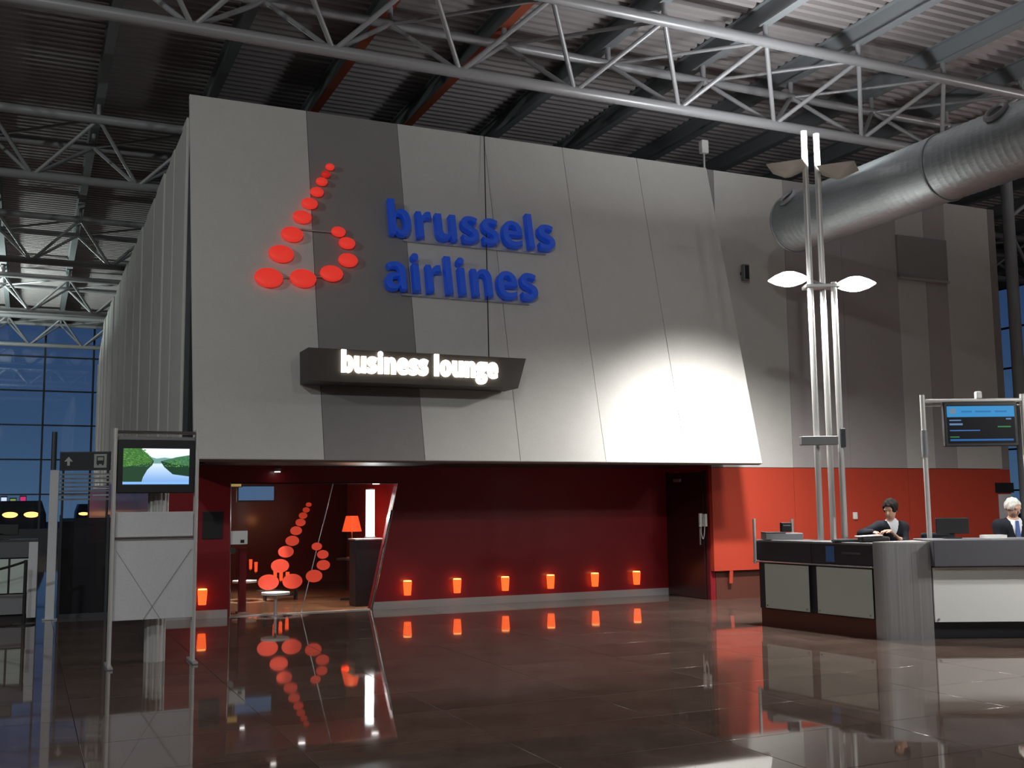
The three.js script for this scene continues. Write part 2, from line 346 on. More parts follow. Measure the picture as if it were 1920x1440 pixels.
{
  const d = struct('door_1', 'glass lounge entrance with red dot pattern and slanted steel jamb', 'door');
  d.position.z = RZ - 0.06;
  part('glass_pane', prism([[2.93, 0.01], [4.05, 0.01], [4.55, 2.07], [2.91, 2.07]], 0.012), M.glass, d);
  part('glass_pane', prism([[4.07, 0.01], [5.19, 0.01], [5.65, 2.07], [4.57, 2.07]], 0.012), M.glass, d);
  bar('jamb', V(2.925, 0, 0.03), V(2.90, 2.08, 0.03), 0.02, M.chrome, d);
  bar('jamb', V(5.20, 0, 0.06), V(5.56, 1.62, 0.06), 0.024, M.chrome, d);
  bar('glass_joint', V(4.06, 0.01, 0.006), V(4.56, 2.07, 0.006), 0.008, M.steel, d);
  part('head_rail', span(2.89, 5.67, 2.06, 2.09, 0, 0.04), M.black, d);
  part('threshold', span(2.9, 5.22, 0, 0.012, -0.06, 0.06), M.steel, d);
  const dots = [[3.53, .51, .165], [3.91, .51, .16], [3.71, .76, .145], [3.80, .98, .125], [3.90, 1.15, .11], [3.96, 1.31, .095], [4.03, 1.44, .082], [4.07, 1.55, .07], [4.12, 1.64, .058], [4.16, 1.725, .048], [4.26, .58, .135], [4.41, .75, .11], [4.40, .92, .095], [4.30, 1.05, .085]];
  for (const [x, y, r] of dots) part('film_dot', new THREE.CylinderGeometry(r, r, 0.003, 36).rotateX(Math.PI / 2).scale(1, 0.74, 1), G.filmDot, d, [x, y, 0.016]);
  const nt = part('notice', box(0.26, 0.21, 0.004), M.paper, d, [3.06, 1.22, 0.018]); nt.userData.label = 'white paper notice';
  part('notice_mark', box(0.06, 0.05, 0.002), M.black, d, [3.11, 1.16, 0.021]);
  part('door_pull', new THREE.CylinderGeometry(0.05, 0.05, 0.05, 20).rotateX(Math.PI / 2), M.chrome, d, [2.96, 1.02, 0.04]);
}

// ------------------------------------------------------------------ lounge interior
{
  const r = struct('wall_lounge', 'dark inner room of the lounge behind the glass', 'wall');
  part('lounge_floor', span(2.1, 10.9, -0.005, 0.004, -24, RZ - 0.2), M.wood, r);
  part('lounge_ceiling', span(2.1, 10.9, 2.3, 2.36, -24, RZ - 0.2), M.red, r);
  part('lounge_back', span(2.1, 10.9, 0, 2.3, -24.1, -24), M.red, r);
  part('lounge_side', span(10.9, 11, 0, 2.3, -24, RZ - 0.2), M.red, r);
  part('lounge_partition', span(6.0, 6.1, 0, 2.3, -21.5, RZ - 0.25), M.red, r);
}
for (const [x, z, lab] of [[4.35, -18.3, 'small round ceiling spotlight just inside the glass entrance'], [5.42, -17.62, 'round ceiling spotlight above the lit white column'], [3.4, -20.6, 'round ceiling spotlight deep inside the lounge']]) {
  const t = thing('ceiling_spotlight', lab, 'spotlight', [x, x > 5 ? 2.12 : 2.3, z], 0, 'lounge spotlights');
  if (x > 5) part('stem', cyl(0.015, 0.18), M.steel, t);
  part('housing', new THREE.CylinderGeometry(0.08, 0.08, 0.05, 24).translate(0, -0.025, 0), M.steel, t);
  part('lens', new THREE.CylinderGeometry(0.06, 0.06, 0.01, 24).translate(0, -0.055, 0), G.spot, t);
  const l = new THREE.SpotLight(lin(1, 0.85, 0.7), LIGHT.lounge, 8, 0.9, 0.6); l.position.set(0, -0.07, 0); l.target.position.set(0, -2, 0); t.add(l, l.target);
}
{
  const t = thing('column_lamp', 'glowing white upright column lamp behind the lounge glass', 'lamp', [5.42, 0, -17.95]);
  part('lamp_base', cyl(0.1, 0.03, 0, 1.14), M.steel, t);
  part('tube', cyl(0.075, 0.80, 0, 1.17), G.column, t);
  part('cap', cyl(0.08, 0.02, 0, 1.97), M.steel, t);
  const l = new THREE.PointLight(lin(0.95, 1, 0.93), 2.2); l.position.set(0, 1.55, 0.12); t.add(l);
  const c = thing('cabinet', 'low black cabinet carrying the white column lamp', 'cabinet', [5.36, 0, -17.95]);
  part('body', rbox(0.5, 1.10, 0.4, 0.01, 0, 0.56), M.plastic, c); part('top', rbox(0.54, 0.03, 0.44, 0.008, 0, 1.125), M.steel, c);
  const s = thing('table_lamp', 'orange glowing shade lamp on a thin brass stem inside the lounge', 'lamp', [5.45, 0.75, -19.2]);
  part('base', cyl(0.09, 0.02), M.steel, s); part('stem', cyl(0.014, 0.5, 0, 0.02), std({ color: lin(0.6, 0.45, 0.15), roughness: 0.3, metalness: 1 }), s);
  part('shade', new THREE.CylinderGeometry(0.11, 0.18, 0.28, 28, 1, true).translate(0, 0.62, 0), G.shade, s);
  const pl = new THREE.PointLight(lin(1, 0.35, 0.1), 1.2); pl.position.set(0, 0.6, 0); s.add(pl);
  const st = thing('side_table', 'dark side table under the orange shade lamp', 'table', [5.45, 0, -19.2]);
  part('table_top', cyl(0.28, 0.03, 0, 0.72), M.plastic, st); part('leg', cyl(0.03, 0.7, 0, 0.02), M.plastic, st); part('foot', cyl(0.2, 0.02), M.plastic, st);
}
for (const [px, py, rx, lab] of [[517, 1111, 0.22, 'white round low table nearest the lounge glass'], [459, 1089, 0.22, 'white round low table further inside the lounge']]) {
  const p = V(0, EYE, 0).addScaledVector(ray(px, py), (0.36 - EYE) / ray(px, py).y);
  const t = thing('low_table', lab, 'table', [p.x, 0, p.z], 0, 'white low tables in the lounge');
  part('table_top', cyl(rx, 0.035, 0, 0.33, 0, rx, 36), M.white, t); part('leg', cyl(0.025, 0.33, 0, 0), M.steel, t); part('foot', cyl(0.12, 0.015), M.steel, t);
  const s = new THREE.SpotLight(lin(1, 0.95, 0.9), 30, 6, 0.25, 0.3); 
  const sp = thing('ceiling_spotlight', py > 1100 ? 'narrow ceiling spotlight over the white table nearest the glass' : 'narrow ceiling spotlight over the white table further in', 'spotlight', [p.x, 2.3, p.z], 0, 'lounge spotlights');
  part('housing', cyl(0.06, 0.05, 0, -0.05), M.steel, sp); part('lens', cyl(0.045, 0.01, 0, -0.06), G.spot, sp);
  s.position.set(0, -0.07, 0); s.target.position.set(0, -2, 0); sp.add(s, s.target);
}
{
  const p = thing('pillar', 'slim red pillar just inside the lounge glass', 'pillar', [3.22, 0, -17.75]); part('shaft', box(0.11, 1.0, 0.11, 0, 0.52), M.red, p); part('cap', box(0.13, 0.02, 0.13, 0, 1.03), M.red, p); part('foot', box(0.16, 0.02, 0.16, 0, 0.01), M.steel, p);
  const b = thing('wall_screen', 'dim blue wall screen high inside the lounge', 'screen', [3.95, 1.95, -20.5]); part('frame', box(0.72, 0.32, 0.03), M.frame, b); part('face', box(0.66, 0.26, 0.02, 0, 0, 0.02), G.lampBlue, b);
  const y = thing('ceiling_lamp', 'dim yellow light strip high inside the lounge', 'lamp', [3.3, 2.12, -20.2]); part('frame', box(0.66, 0.12, 0.03), M.frame, y); part('face', box(0.62, 0.09, 0.02, 0, 0, 0.02), G.lampYellow, y);
  let k = 0;
  for (const [px, py] of [[470, 1058], [480, 1063], [516, 1075], [527, 1078], [539, 1083]]) {
    const q = onZ(px, py, k < 2 ? -22.5 : -19.6);
    const s = thing('strip_lamp', k < 2 ? 'small red strip lamp beyond the red pillar inside the lounge' : 'small red strip lamp low behind the red dots on the glass', 'lamp', [q.x, q.y, q.z], 0, k < 2 ? 'far red strip lamps' : 'near red strip lamps');
    part('shade', new THREE.CylinderGeometry(0.035, 0.028, 0.2, 16), G.shade, s); part('bracket', box(0.02, 0.06, 0.05, 0, -0.1, -0.03), M.steel, s); k++;
  }
  const sh = thing('shelf_unit', 'black shelf unit carrying small red strip lamps', 'shelf', [onZ(527, 1090, -19.7).x, 0, -19.75]); part('board', box(0.6, 0.03, 0.2, 0, 0.44), M.plastic, sh); part('board', box(0.6, 0.03, 0.2, 0, 0.1), M.plastic, sh);
  for (const s of [-0.28, 0.28]) part('side', box(0.03, 0.44, 0.2, s, 0.22), M.plastic, sh);
}

// ------------------------------------------------------------------ wall sconces on the red wall
{
  const xs = [[379, 1113], [763, 1102], [856, 1098], [946, 1093], [1031, 1089], [1114, 1085], [1192, 1081]].map(p => onZ(p[0], p[1], RZ + 0.06).x);
  const labs = ['glowing orange cup lamp on the red wall left of the glass entrance', 'glowing orange cup lamp, first right of the slanted steel jamb', 'glowing orange cup lamp, second right of the slanted steel jamb', 'glowing orange cup lamp, third right of the slanted steel jamb', 'glowing orange cup lamp, third from the recess end wall', 'glowing orange cup lamp, second from the recess end wall', 'glowing orange cup lamp beside the recess end wall'];
  xs.forEach((x, i) => {
    const t = thing('wall_lamp', labs[i], 'lamp', [x, 0.33, RZ], 0, 'orange wall lamps along the red wall');
    part('back_plate', box(0.06, 0.10, 0.012, 0, 0, 0.006), M.steel, t);
    part('shade', new THREE.CylinderGeometry(0.074, 0.058, 0.225, 28).translate(0, 0, 0.09), G.sconce, t);
    part('bulb', new THREE.CylinderGeometry(0.066, 0.066, 0.02, 24).translate(0, 0.118, 0.09), G.bulb, t);
    const l = new THREE.PointLight(lin(1, 0.35, 0.1), LIGHT.sconce); l.position.set(0, 0, 0.09); t.add(l);
  });
}
{ // black plate and phone on the recess walls
  const p = thing('wall_plate', 'black information plate on the red wall left of the glass entrance', 'plate', [2.64, 1.42, RZ]); part('plate', rbox(0.3, 0.42, 0.02, 0.004, 0, 0, 0.011), M.plastic, p); part('rim', box(0.32, 0.012, 0.024, 0, 0.21, 0.012), M.frame, p);
  const q = onX(1322, 985, 10.905);
  const h = thing('wall_phone', 'pale wall telephone on the dark end wall of the recess', 'phone', [10.905, q.y, q.z], -Math.PI / 2);
  part('cradle', rbox(0.16, 0.22, 0.05, 0.01, 0, 0.09, 0.026), M.white, h); part('handset', rbox(0.05, 0.24, 0.05, 0.015, -0.03, 0.09, 0.078), M.white, h);
  part('ear_piece', rbox(0.06, 0.06, 0.03, 0.01, -0.03, 0.18, 0.06), M.white, h);
  part('cord', new THREE.TubeGeometry(new THREE.CatmullRomCurve3([V(-0.03, -0.02, 0.06), V(-0.02, -0.14, 0.07), V(0.0, -0.24, 0.05), V(0.03, -0.14, 0.04), V(0.03, 0, 0.03)]), 24, 0.008, 6), M.white, h);
}

// ------------------------------------------------------------------ signs on the facade
const font = await new FontLoader().loadAsync('fonts/droid/droid_sans_bold.typeface.json');
function lettering(str, size, depth, bevel, mat, parent, x0, width, y, z, grow = 0, name = 'letter') {
  const sc = size / font.data.resolution; let w = 0; const adv = [];
  for (const ch of str) { adv.push(w); w += font.data.glyphs[ch].ha * sc; }
  const k = width / w;
  [...str].forEach((ch, i) => {
    if (ch === ' ') return;
    const g = new TextGeometry(ch, { font, size, depth, curveSegments: 5, bevelEnabled: bevel > 0, bevelSize: bevel, bevelOffset: grow, bevelThickness: bevel, bevelSegments: 3 });
    g.scale(k, 1, 1); part(name, uvm(g), mat, parent, [x0 + adv[i] * k, y, z]);
  });
}
{
  const s = onFacade(thing('letter_sign', 'raised blue lowercase letters in two lines on the grey facade', 'sign'));
  lettering('brussels', 0.57, 0.10, 0.016, G.blue, s, 4.76, 2.86, slabY(5.71), 0.05, -0.018);
  lettering('airlines', 0.58, 0.10, 0.016, G.blue, s, 4.66, 2.54, slabY(4.83), 0.05, -0.018);
  for (const [y, a, b] of [[5.68, 5.05, 7.45], [4.80, 4.95, 7.05]]) part('mounting_rail', box(b - a, 0.03, 0.03, (a + b) / 2, slabY(y), 0.03), M.steel, s);
}
{
  const s = onFacade(thing('dot_logo', 'glowing red dots forming a letter shape on the grey facade', 'sign'));
  const dots = [[3.97, 6.75, .071], [3.90, 6.62, .071], [3.83, 6.49, .091], [3.75, 6.31, .106], [3.63, 6.11, .125], [3.51, 5.88, .145], [3.35, 5.59, .168], [3.18, 5.27, .19], [2.99, 4.89, .21], [3.48, 4.92, .20], [3.90, 5.03, .178], [4.16, 5.26, .153], [4.16, 5.53, .13], [4.04, 5.70, .112]];
  dots.forEach(([x, y, r0d], i) => { const r = r0d * 0.95;
    const pr = [[0, 0.085], [r * 0.6, 0.08], [r * 0.9, 0.066], [r, 0.05], [r, 0.02], [r * 0.9, 0.015]].map(p => new THREE.Vector2(...p)).reverse();
    const d = part('dot', new THREE.LatheGeometry(pr, 36).rotateX(Math.PI / 2).scale(1, 0.73, 1), i === 1 ? G.dotDim : G.dot, s, [x, slabY(y), 0.03]);
    part('stud', new THREE.CylinderGeometry(0.02, 0.02, 0.05, 10).rotateX(Math.PI / 2), M.steel, d, [0, 0, -0.005]);
  });
  bar('mounting_rail', V(3.36, slabY(5.70), 0.03), V(4.05, slabY(5.70), 0.03), 0.013, M.steel, s);
  bar('mounting_rail', V(2.99, slabY(4.9), 0.03), V(3.95, slabY(5.0), 0.03), 0.013, M.steel, s);
}
{
  const s = thing('lightbox_sign', 'long dark box sign with glowing white letters on the facade', 'sign', [0, 0, 0]);
  const zf = -14.02;
  part('box', prism([[3.38, 3.37], [6.45, 3.38], [6.58, 3.81], [3.37, 3.81]], 0.5, 0.006).translate(0, 0, zf - 0.5), std({ color: lin(0.055, 0.045, 0.038), roughness: 0.55 }), s);
  lettering('business lounge', 0.27, 0.02, 0.014, G.letters, s, 3.80, 2.33, 3.51, zf + 0.01);
  rectLight(s, 2.2, 0.22, lin(1, 0.92, 0.8), 3.0, [4.95, 3.62, zf + 0.06], [0, 0, 1]);
  bar('cable', V(6.2, 3.81, -14.5), V(6.60, 7.72, -15.56), 0.008, M.black, s);
}

// ------------------------------------------------------------------ small things on the walls
{
  const b = thing('antenna_box', 'small white antenna box on a short pole on the facade top', 'antenna', [11.11, 7.72, -15.85]);
  part('mast', cyl(0.02, 0.40), M.pole, b); part('housing', rbox(0.15, 0.25, 0.12, 0.02, 0, 0.47), M.white, b); part('foot', box(0.1, 0.02, 0.1, 0, 0.01), M.steel, b);
  const q = onZ(1395, 512, -15.62);
  const c = thing('wall_speaker', 'small dark speaker on the grey wall beside the facade edge', 'speaker', [q.x, q.y, -15.7]); part('bracket', box(0.05, 0.05, 0.08, 0, 0, 0.04), M.plastic, c); part('housing', rbox(0.12, 0.3, 0.1, 0.015, 0, 0, 0.12), M.plasticGrey, c); part('grille', box(0.09, 0.25, 0.006, 0, 0, 0.172), M.plastic, c);
  const w = onZ(1602, 967, -15.7);
  const sw = thing('wall_switch', 'small white switch box on the red wall band', 'switch', [w.x, w.y, -15.7]); part('plate', rbox(0.09, 0.13, 0.04, 0.008, 0, 0, 0.021), M.white, sw); part('rocker', box(0.04, 0.06, 0.01, 0, 0, 0.044), M.paper, sw);
  const n = onZ(1884, 935, -15.7);
  const nb = thing('notice_board', 'dark header plate above a pale paper on the red wall band', 'notice', [n.x, n.y, -15.7]); part('header', box(0.5, 0.2, 0.02, 0, 0.22, 0.011), M.plastic, nb); part('sheet', box(0.36, 0.5, 0.012, 0, -0.16, 0.007), M.panelGrey, nb);
  const t = onZ(1372, 1075, -15.66);
  const rt = thing('fabric_tag', 'small red tag hanging below the orange wall panel', 'tag', [t.x, 0.5, -15.72]); part('strip', prism([[-0.02, -0.22], [0.05, -0.22], [0.07, 0.02], [0.0, 0.02]], 0.012), M.orange, rt); part('pin', box(0.08, 0.015, 0.02, 0.03, 0.015, 0.006), M.steel, rt);
  const col = thing('hall_column', 'slim steel column at the right end of the grey wall', 'column', [18.55, 0, -15.6]); part('shaft', cyl(0.12, 9.3), M.beam, col); part('base_plate', box(0.4, 0.03, 0.4, 0, 0.015), M.beam, col);
  bar('strut', V(0, 7.55, 0), V(2.4, 9.2, 0.2), 0.045, M.trussPaint, col); bar('strut', V(0, 7.3, 0), V(2.4, 6.2, -1.2), 0.04, M.beam, col);
}

// ------------------------------------------------------------------ ventilation duct
{
  const d = thing('ventilation_duct', 'large round galvanised air duct hanging under the roof truss', 'duct', [11.25, 6.2, 0]);
  const R = 0.46, z0 = -13.62, z1 = 6;
  const pr = []; for (let z = z0; z <= z1; z += 0.11) { pr.push(new THREE.Vector2(R, z)); pr.push(new THREE.Vector2(R, z + 0.085)); pr.push(new THREE.Vector2(R + 0.006, z + 0.0975)); }
  part('tube', new THREE.LatheGeometry(pr, 48).rotateX(Math.PI / 2), M.galv, d);   // y -> z
  for (const z of [-13.6, -10.4, -7.2, -4.0]) part('flange', new THREE.TorusGeometry(R + 0.004, 0.016, 8, 48), M.galv, d, [0, 0, z]);
  part('end_cap', new THREE.CylinderGeometry(R, R, 0.02, 40).rotateX(Math.PI / 2), M.galv, d, [0, 0, z0]);
  for (const z of [-13.3, -9.25]) {
    const n = V(-0.74, 0.67, 0), g = new THREE.Group();
    const no = part('nozzle', new THREE.TorusGeometry(0.135, 0.035, 10, 32), M.plasticGrey, d, [n.x * (R + 0.02), n.y * (R + 0.02), z]); no.quaternion.setFromUnitVectors(V(0, 0, 1), n);
    part('throat', new THREE.CylinderGeometry(0.125, 0.125, 0.04, 24).rotateX(Math.PI / 2), M.black, no, [0, 0, -0.02]);
  }
}

// ------------------------------------------------------------------ lighting masts
const CAMTURN = -YAW;
function lightMast(x, z, turn, label, k, opts = {}) {
  const t = thing('light_mast', label, 'light mast', [x, 0, z], turn, opts.group);
  part('base_plate', cyl(0.24, 0.03, -0.04, 0, -0.03), M.steel, t);
  part('pole', cyl(0.042, 6.93, -0.21, 0.03), M.pole, t);
  part('pole', cyl(0.042, 6.93, 0, 0.03, -0.12), M.pole, t);
  part('pole', cyl(0.042, 4.72, 0.11, 0.03, 0.03), M.pole, t);
  part('collar', rbox(0.48, 0.05, 0.24, 0.012, -0.05, 4.70, -0.04), M.steel, t);
  for (const s of [-1, 1]) {
    const cx = s < 0 ? -0.51 : 0.42, cy = s < 0 ? 4.80 : 4.72;
    const hd = part('lamp_head', new THREE.LatheGeometry([[0.005, 0.115], [0.10, 0.10], [0.20, 0.055], [0.285, 0], [0.20, -0.05], [0.10, -0.085], [0.005, -0.10]].map(p => new THREE.Vector2(...p)).reverse(), 40), G.lamp, t, [cx, cy, 0]);
    bar('arm', V(0.0, 4.72, -0.04), V(cx - s * 0.27, cy, 0), 0.022, M.steel, t);
const l = new THREE.SpotLight(lin(1, 0.985, 0.96), k * (opts.box ? (s < 0 ? 1 : 0.6) : 1), 0, 1.50, 0.4);
    l.position.set(cx, cy - 0.11, 0); l.target.position.set(cx, cy - 2, 0); l.shadow.radius = 9; t.add(l, l.target);
    if (opts.wash && s < 0) {                                    // asymmetric reflector of this head, washing the facade
      const w = new THREE.SpotLight(lin(1, 0.99, 0.97), opts.wash, 0, 0.76, 0.8), d = V(0.12, -0.92, -1).applyAxisAngle(V(0, 1, 0), -turn);
      w.position.set(cx, cy - 0.12, 0); w.target.position.copy(w.position).addScaledVector(d, 3); w.shadow.radius = 7; t.add(w, w.target);
    }
  }
  for (const [px, py, pz] of [[-0.47, 6.36, 0.02], [0.24, 6.32, 0.05]]) {
    const rf = part('uplighter', new THREE.CylinderGeometry(0.36, 0.06, 0.15, 4), M.uplighter, t, [px, py, pz]); rf.rotation.y = 0.35;
    bar('uplighter_arm', V(px < 0 ? -0.21 : 0, 6.40, -0.06), V(px, 6.40, pz), 0.014, M.steel, t);
    if (opts.up) {
      part('lens', new THREE.CylinderGeometry(0.30, 0.30, 0.01, 4), G.lamp, rf, [0, 0.081, 0]);
      rectLight(t, 0.40, 0.40, opts.upColor, opts.up, [px, py + 0.10, pz], [0, 1, 0]);
    }
  }
  if (opts.box) {
    part('display_box', rbox(0.50, 0.12, 0.16, 0.012, -0.22, 2.52, 0.12), M.plasticGrey, t); part('clamp', rbox(0.07, 0.26, 0.12, 0.01, 0.13, 2.56, 0.04), M.frame, t);
  }
  return t;
}
lightMast(10.13, -11.63, CAMTURN, 'tall three-pole steel lighting mast with two glowing heads behind the counter', LIGHT.head, { box: true, wash: LIGHT.wash, up: LIGHT.up, upColor: lin(0.95, 0.98, 1) });
lightMast(-2.6, -8.0, 0.4, 'added fill lighting mast left of the television stand', LIGHT.fillLeftHead, { group: 'masts around the hall' });  // unseen mast added to brighten the television stand and lower facade
lightMast(12.9, -5.6, 0.5, 'lighting mast standing in front of the white fronted counter', LIGHT.frontHead, { group: 'masts around the hall' });
lightMast(20.5, -9.5, 0.9, 'lighting mast with lit uplighters beyond the counters to the right', LIGHT.rightHead, { group: 'masts around the hall', up: LIGHT.rightUp, upColor: lin(1, 0.90, 0.88) });
lightMast(-4.2, -38, 0, 'lighting mast with lit uplighters near the far windows', LIGHT.farHead, { group: 'masts around the hall', up: LIGHT.farUp, upColor: lin(0.85, 1, 0.95) });
function fillFlood(x, y, z, tx, ty, tz, k, ang, label) {           // added floodlight, an unseen source of fill light on the building
  const t = thing('added_floodlight', label, 'floodlight', [x, y, z], 0, 'added fill lights in the hall');
  const d = V(tx - x, ty - y, tz - z).normalize(), h = part('housing', rbox(0.45, 0.35, 0.22, 0.03), M.plasticGrey, t); h.quaternion.setFromUnitVectors(V(0, 0, 1), d);
  part('lens', box(0.40, 0.30, 0.01, 0, 0, 0.116), G.lamp, h);
  bar('hanger', V(0, 0.15, 0), V(0, BEAM_Y - y, 0), 0.015, M.steel, t);
  const l = new THREE.SpotLight(lin(0.96, 1, 1), k, 0, ang, 1); l.position.copy(d).multiplyScalar(0.16); l.target.position.copy(d).multiplyScalar(5); l.shadow.radius = 8; t.add(l, l.target);
}
fillFlood(-3.0, 8.3, 5.0, 5.0, 3.0, -15, LIGHT.fillFlood, 0.55, 'added fill floodlight behind the viewer, aimed at the facade');
fillFlood(7.0, 8.3, 6.0, 7.5, 3.0, -15, LIGHT.fillFloodRight, 0.55, 'added fill floodlight behind the viewer, nearer the counters');
fillFlood(-13, 8.2, -5, 2, 4.0, -22, LIGHT.fillFloodLeft, 0.5, 'added fill floodlight to the left, aimed at the side wall');

// ------------------------------------------------------------------ service counters on the right
{
  const A = [9.33, -12.35], B = [9.58, -10.35], K = [9.602, -10.173], C = [10.1, -9.93], E2 = [13.4, -8.32];
  // generic straight run: local x along the front, local z out of the front face
  const run = (t, p, q) => { const L = Math.hypot(q[0] - p[0], q[1] - p[1]); const g = new THREE.Group(); return [L, Math.atan2(-(q[1] - p[1]), q[0] - p[0])]; };
  {
    const [L, a] = run(null, A, B);
    const t = thing('check_in_counter', 'dark service counter with two frosted glass front panels', 'counter', [A[0], 0, A[1]], a);
    // local -z is behind the front; the front faces the hall (left)
    part('carcass', span(0, L, 0.23, 1.13, -0.48, -0.04), M.counterDark, t);
    part('plinth', span(0.03, L, 0, 0.23, -0.46, -0.03), M.plinth, t);
    part('upper_panel', span(0.0, L / 2 - 0.004, 0.89, 1.14, -0.04, 0.0), M.counterDark, t);
    part('upper_panel', span(L / 2 + 0.004, L, 0.89, 1.14, -0.04, 0.0), M.counterDark, t);
    part('worktop', rbox(L, 0.03, 0.5, 0.008, L / 2, 1.155, -0.25), M.plasticGrey, t);
    part('rail', rbox(L + 0.06, 0.02, 0.05, 0.006, L / 2 - 0.02, 0.872, 0.01), M.chrome, t);
    for (const [x0, x1] of [[0.16, L / 2 - 0.05], [L / 2 + 0.09, L - 0.02]]) {
      const p = part('glass_panel', rbox(x1 - x0, 0.60, 0.012, 0.004, (x0 + x1) / 2, 0.545, 0.01), M.frosted, t); p.userData.label = 'frosted grey glass panel';
      for (const x of [x0 + 0.04, x1 - 0.04]) part('fixing', new THREE.CylinderGeometry(0.012, 0.012, 0.05, 12).rotateX(Math.PI / 2), M.chrome, p, [x, 0.28, 0]);
    }
    part('blue_emblem', box(0.14, 0.2, 0.004, L * 0.66, 1.015, 0.003), std({ color: lin(0.05, 0.14, 0.36), roughness: 0.5 }), t);
    part('lettering_strip', box(0.3, 0.025, 0.004, L * 0.83, 1.035, 0.003), M.counterGrey, t);
    part('screen_post', cyl(0.022, 0.62, 0, 0.84, 0.03), M.pole, t);
    part('screen_post', cyl(0.022, 0.28, 0.28, 1.17, -0.42), M.pole, t);
    part('screen_post', cyl(0.022, 0.30, 1.02, 1.17, -0.44), M.pole, t);
  }
  {
    const t = thing('corner_unit', 'rounded brushed steel corner unit between the two counters', 'counter');
    const n = 14, front = [];
    for (let i = 0; i <= n; i++) { const s = i / n, a = (1 - s) * (1 - s), b = 2 * s * (1 - s), c = s * s; front.push([a * B[0] + b * K[0] + c * C[0], a * B[1] + b * K[1] + c * C[1]]); }
    const poly = [...front, [10.36, -10.47], [10.0, -10.41]].map(p => [p[0], -p[1]]);
    const g = prism(poly, 1.165); g.rotateX(-Math.PI / 2);
    part('steel_drum', g, M.steel, t);
    const g2 = prism(poly, 0.02); g2.rotateX(-Math.PI / 2); part('top_plate', g2, M.pole, t, [0, 1.166, 0]);
  }
  {
    const [L, a] = run(null, C, E2);
    const t = thing('check_in_counter', 'white fronted service counter with a dark grey upper band', 'counter', [C[0], 0, C[1]], a);
    part('carcass', span(0.02, L, 0.2, 1.17, -0.68, -0.05), M.counterDark, t);
    part('plinth', span(0.02, L, 0, 0.2, -0.6, -0.28), M.counterGrey, t);
    part('upper_band', rbox(L, 0.32, 0.17, 0.01, L / 2 + 0.0, 1.05, 0.035), M.counterGrey, t);
    part('worktop', rbox(L - 0.02, 0.025, 0.7, 0.008, L / 2 + 0.02, 1.195, -0.34), M.plasticGrey, t);
    const wx = [0.02, 1.55, 3.08, L];
    for (let i = 0; i < 3; i++) { const p = part('white_panel', rbox(wx[i + 1] - wx[i] - 0.01, 0.66, 0.03, 0.005, (wx[i] + wx[i + 1]) / 2, 0.545, -0.035), M.white, t); part('fixing', new THREE.CylinderGeometry(0.014, 0.014, 0.012, 12).rotateX(Math.PI / 2), M.steel, p, [wx[i] + 0.05, 0.25, -0.015]); }
  }
  // things on and behind the counters
  const on = (px, py, y) => { const d = ray(px, py); return V(0, EYE, 0).addScaledVector(d, (y - EYE) / d.y); };
  const put = (name, label, cat, px, where, y, turn = CAMTURN) => { const p = where < 12 ? onX(px, 1005, where) : atD(px, 1000, where); return thing(name, label, cat, [p.x, y, p.z], turn); };
  const dt = put('document_tray', 'low grey box on the far end of the glass fronted counter', 'tray', 1466, 9.60, 1.17); part('body', rbox(0.52, 0.09, 0.3, 0.012, 0, 0.045), M.plasticGrey, dt); part('lid', rbox(0.28, 0.015, 0.3, 0.005, -0.12, 0.097), M.counterDark, dt);
  const pr = put('card_printer', 'small black device standing on the low grey counter box', 'device', 1474, 9.62, 1.275); part('body', rbox(0.14, 0.13, 0.12, 0.01, 0, 0.065), M.plastic, pr); part('slot', box(0.1, 0.012, 0.01, 0, 0.09, 0.061), M.plasticGrey, pr);
  const kb = put('keyboard', 'dark flat keyboard on the glass fronted counter beside the mast', 'keyboard', 1592, 9.68, 1.17); part('body', rbox(0.42, 0.03, 0.18, 0.008, 0, 0.015), M.plastic, kb); part('keys', box(0.38, 0.008, 0.13, 0, 0.033), M.counterGrey, kb);
  const bag = put('desk_organiser', 'black desk organiser with papers under the hands of the woman', 'organiser', 1638, 9.83, 1.17); part('body', rbox(0.36, 0.07, 0.2, 0.025, 0, 0.035), M.plastic, bag);
  const ps = part('papers', rbox(0.3, 0.012, 0.2, 0.004, -0.06, 0.084, 0), M.paper, bag); ps.rotation.z = 0.05;
  const mo = put('monitor', 'black computer monitor seen from behind on the white fronted counter', 'monitor', 1786, 13.5, 1.208);
  part('panel', rbox(0.42, 0.20, 0.03, 0.01, 0, 0.16), M.plastic, mo); part('back', rbox(0.3, 0.14, 0.04, 0.015, 0, 0.16, -0.03), M.plastic, mo); part('stand', box(0.06, 0.08, 0.03, 0, 0.05, -0.02), M.plastic, mo); part('foot', rbox(0.2, 0.015, 0.14, 0.005, 0, 0.008, -0.02), M.plastic, mo);
  const pp = put('paper_stack', 'stack of white paper on the white fronted counter', 'paper', 1862, 13.45, 1.208); part('stack', rbox(0.26, 0.04, 0.2, 0.004, 0, 0.02), M.paper, pp); part('top_sheet', box(0.25, 0.002, 0.19, 0.01, 0.042, 0.005), M.white, pp);
  const ch = put('office_chair', 'black padded office chair behind the steel corner unit', 'chair', 1745, 14.2, 0);
  part('seat', rbox(0.46, 0.08, 0.44, 0.03, 0, 0.62), M.suit, ch); part('backrest', rbox(0.42, 0.5, 0.08, 0.035, 0, 1.02, 0.2), M.suit, ch); part('stem', cyl(0.03, 0.5, 0, 0.08), M.steel, ch); part('back_bar', box(0.05, 0.3, 0.03, 0, 0.72, 0.24), M.steel, ch);
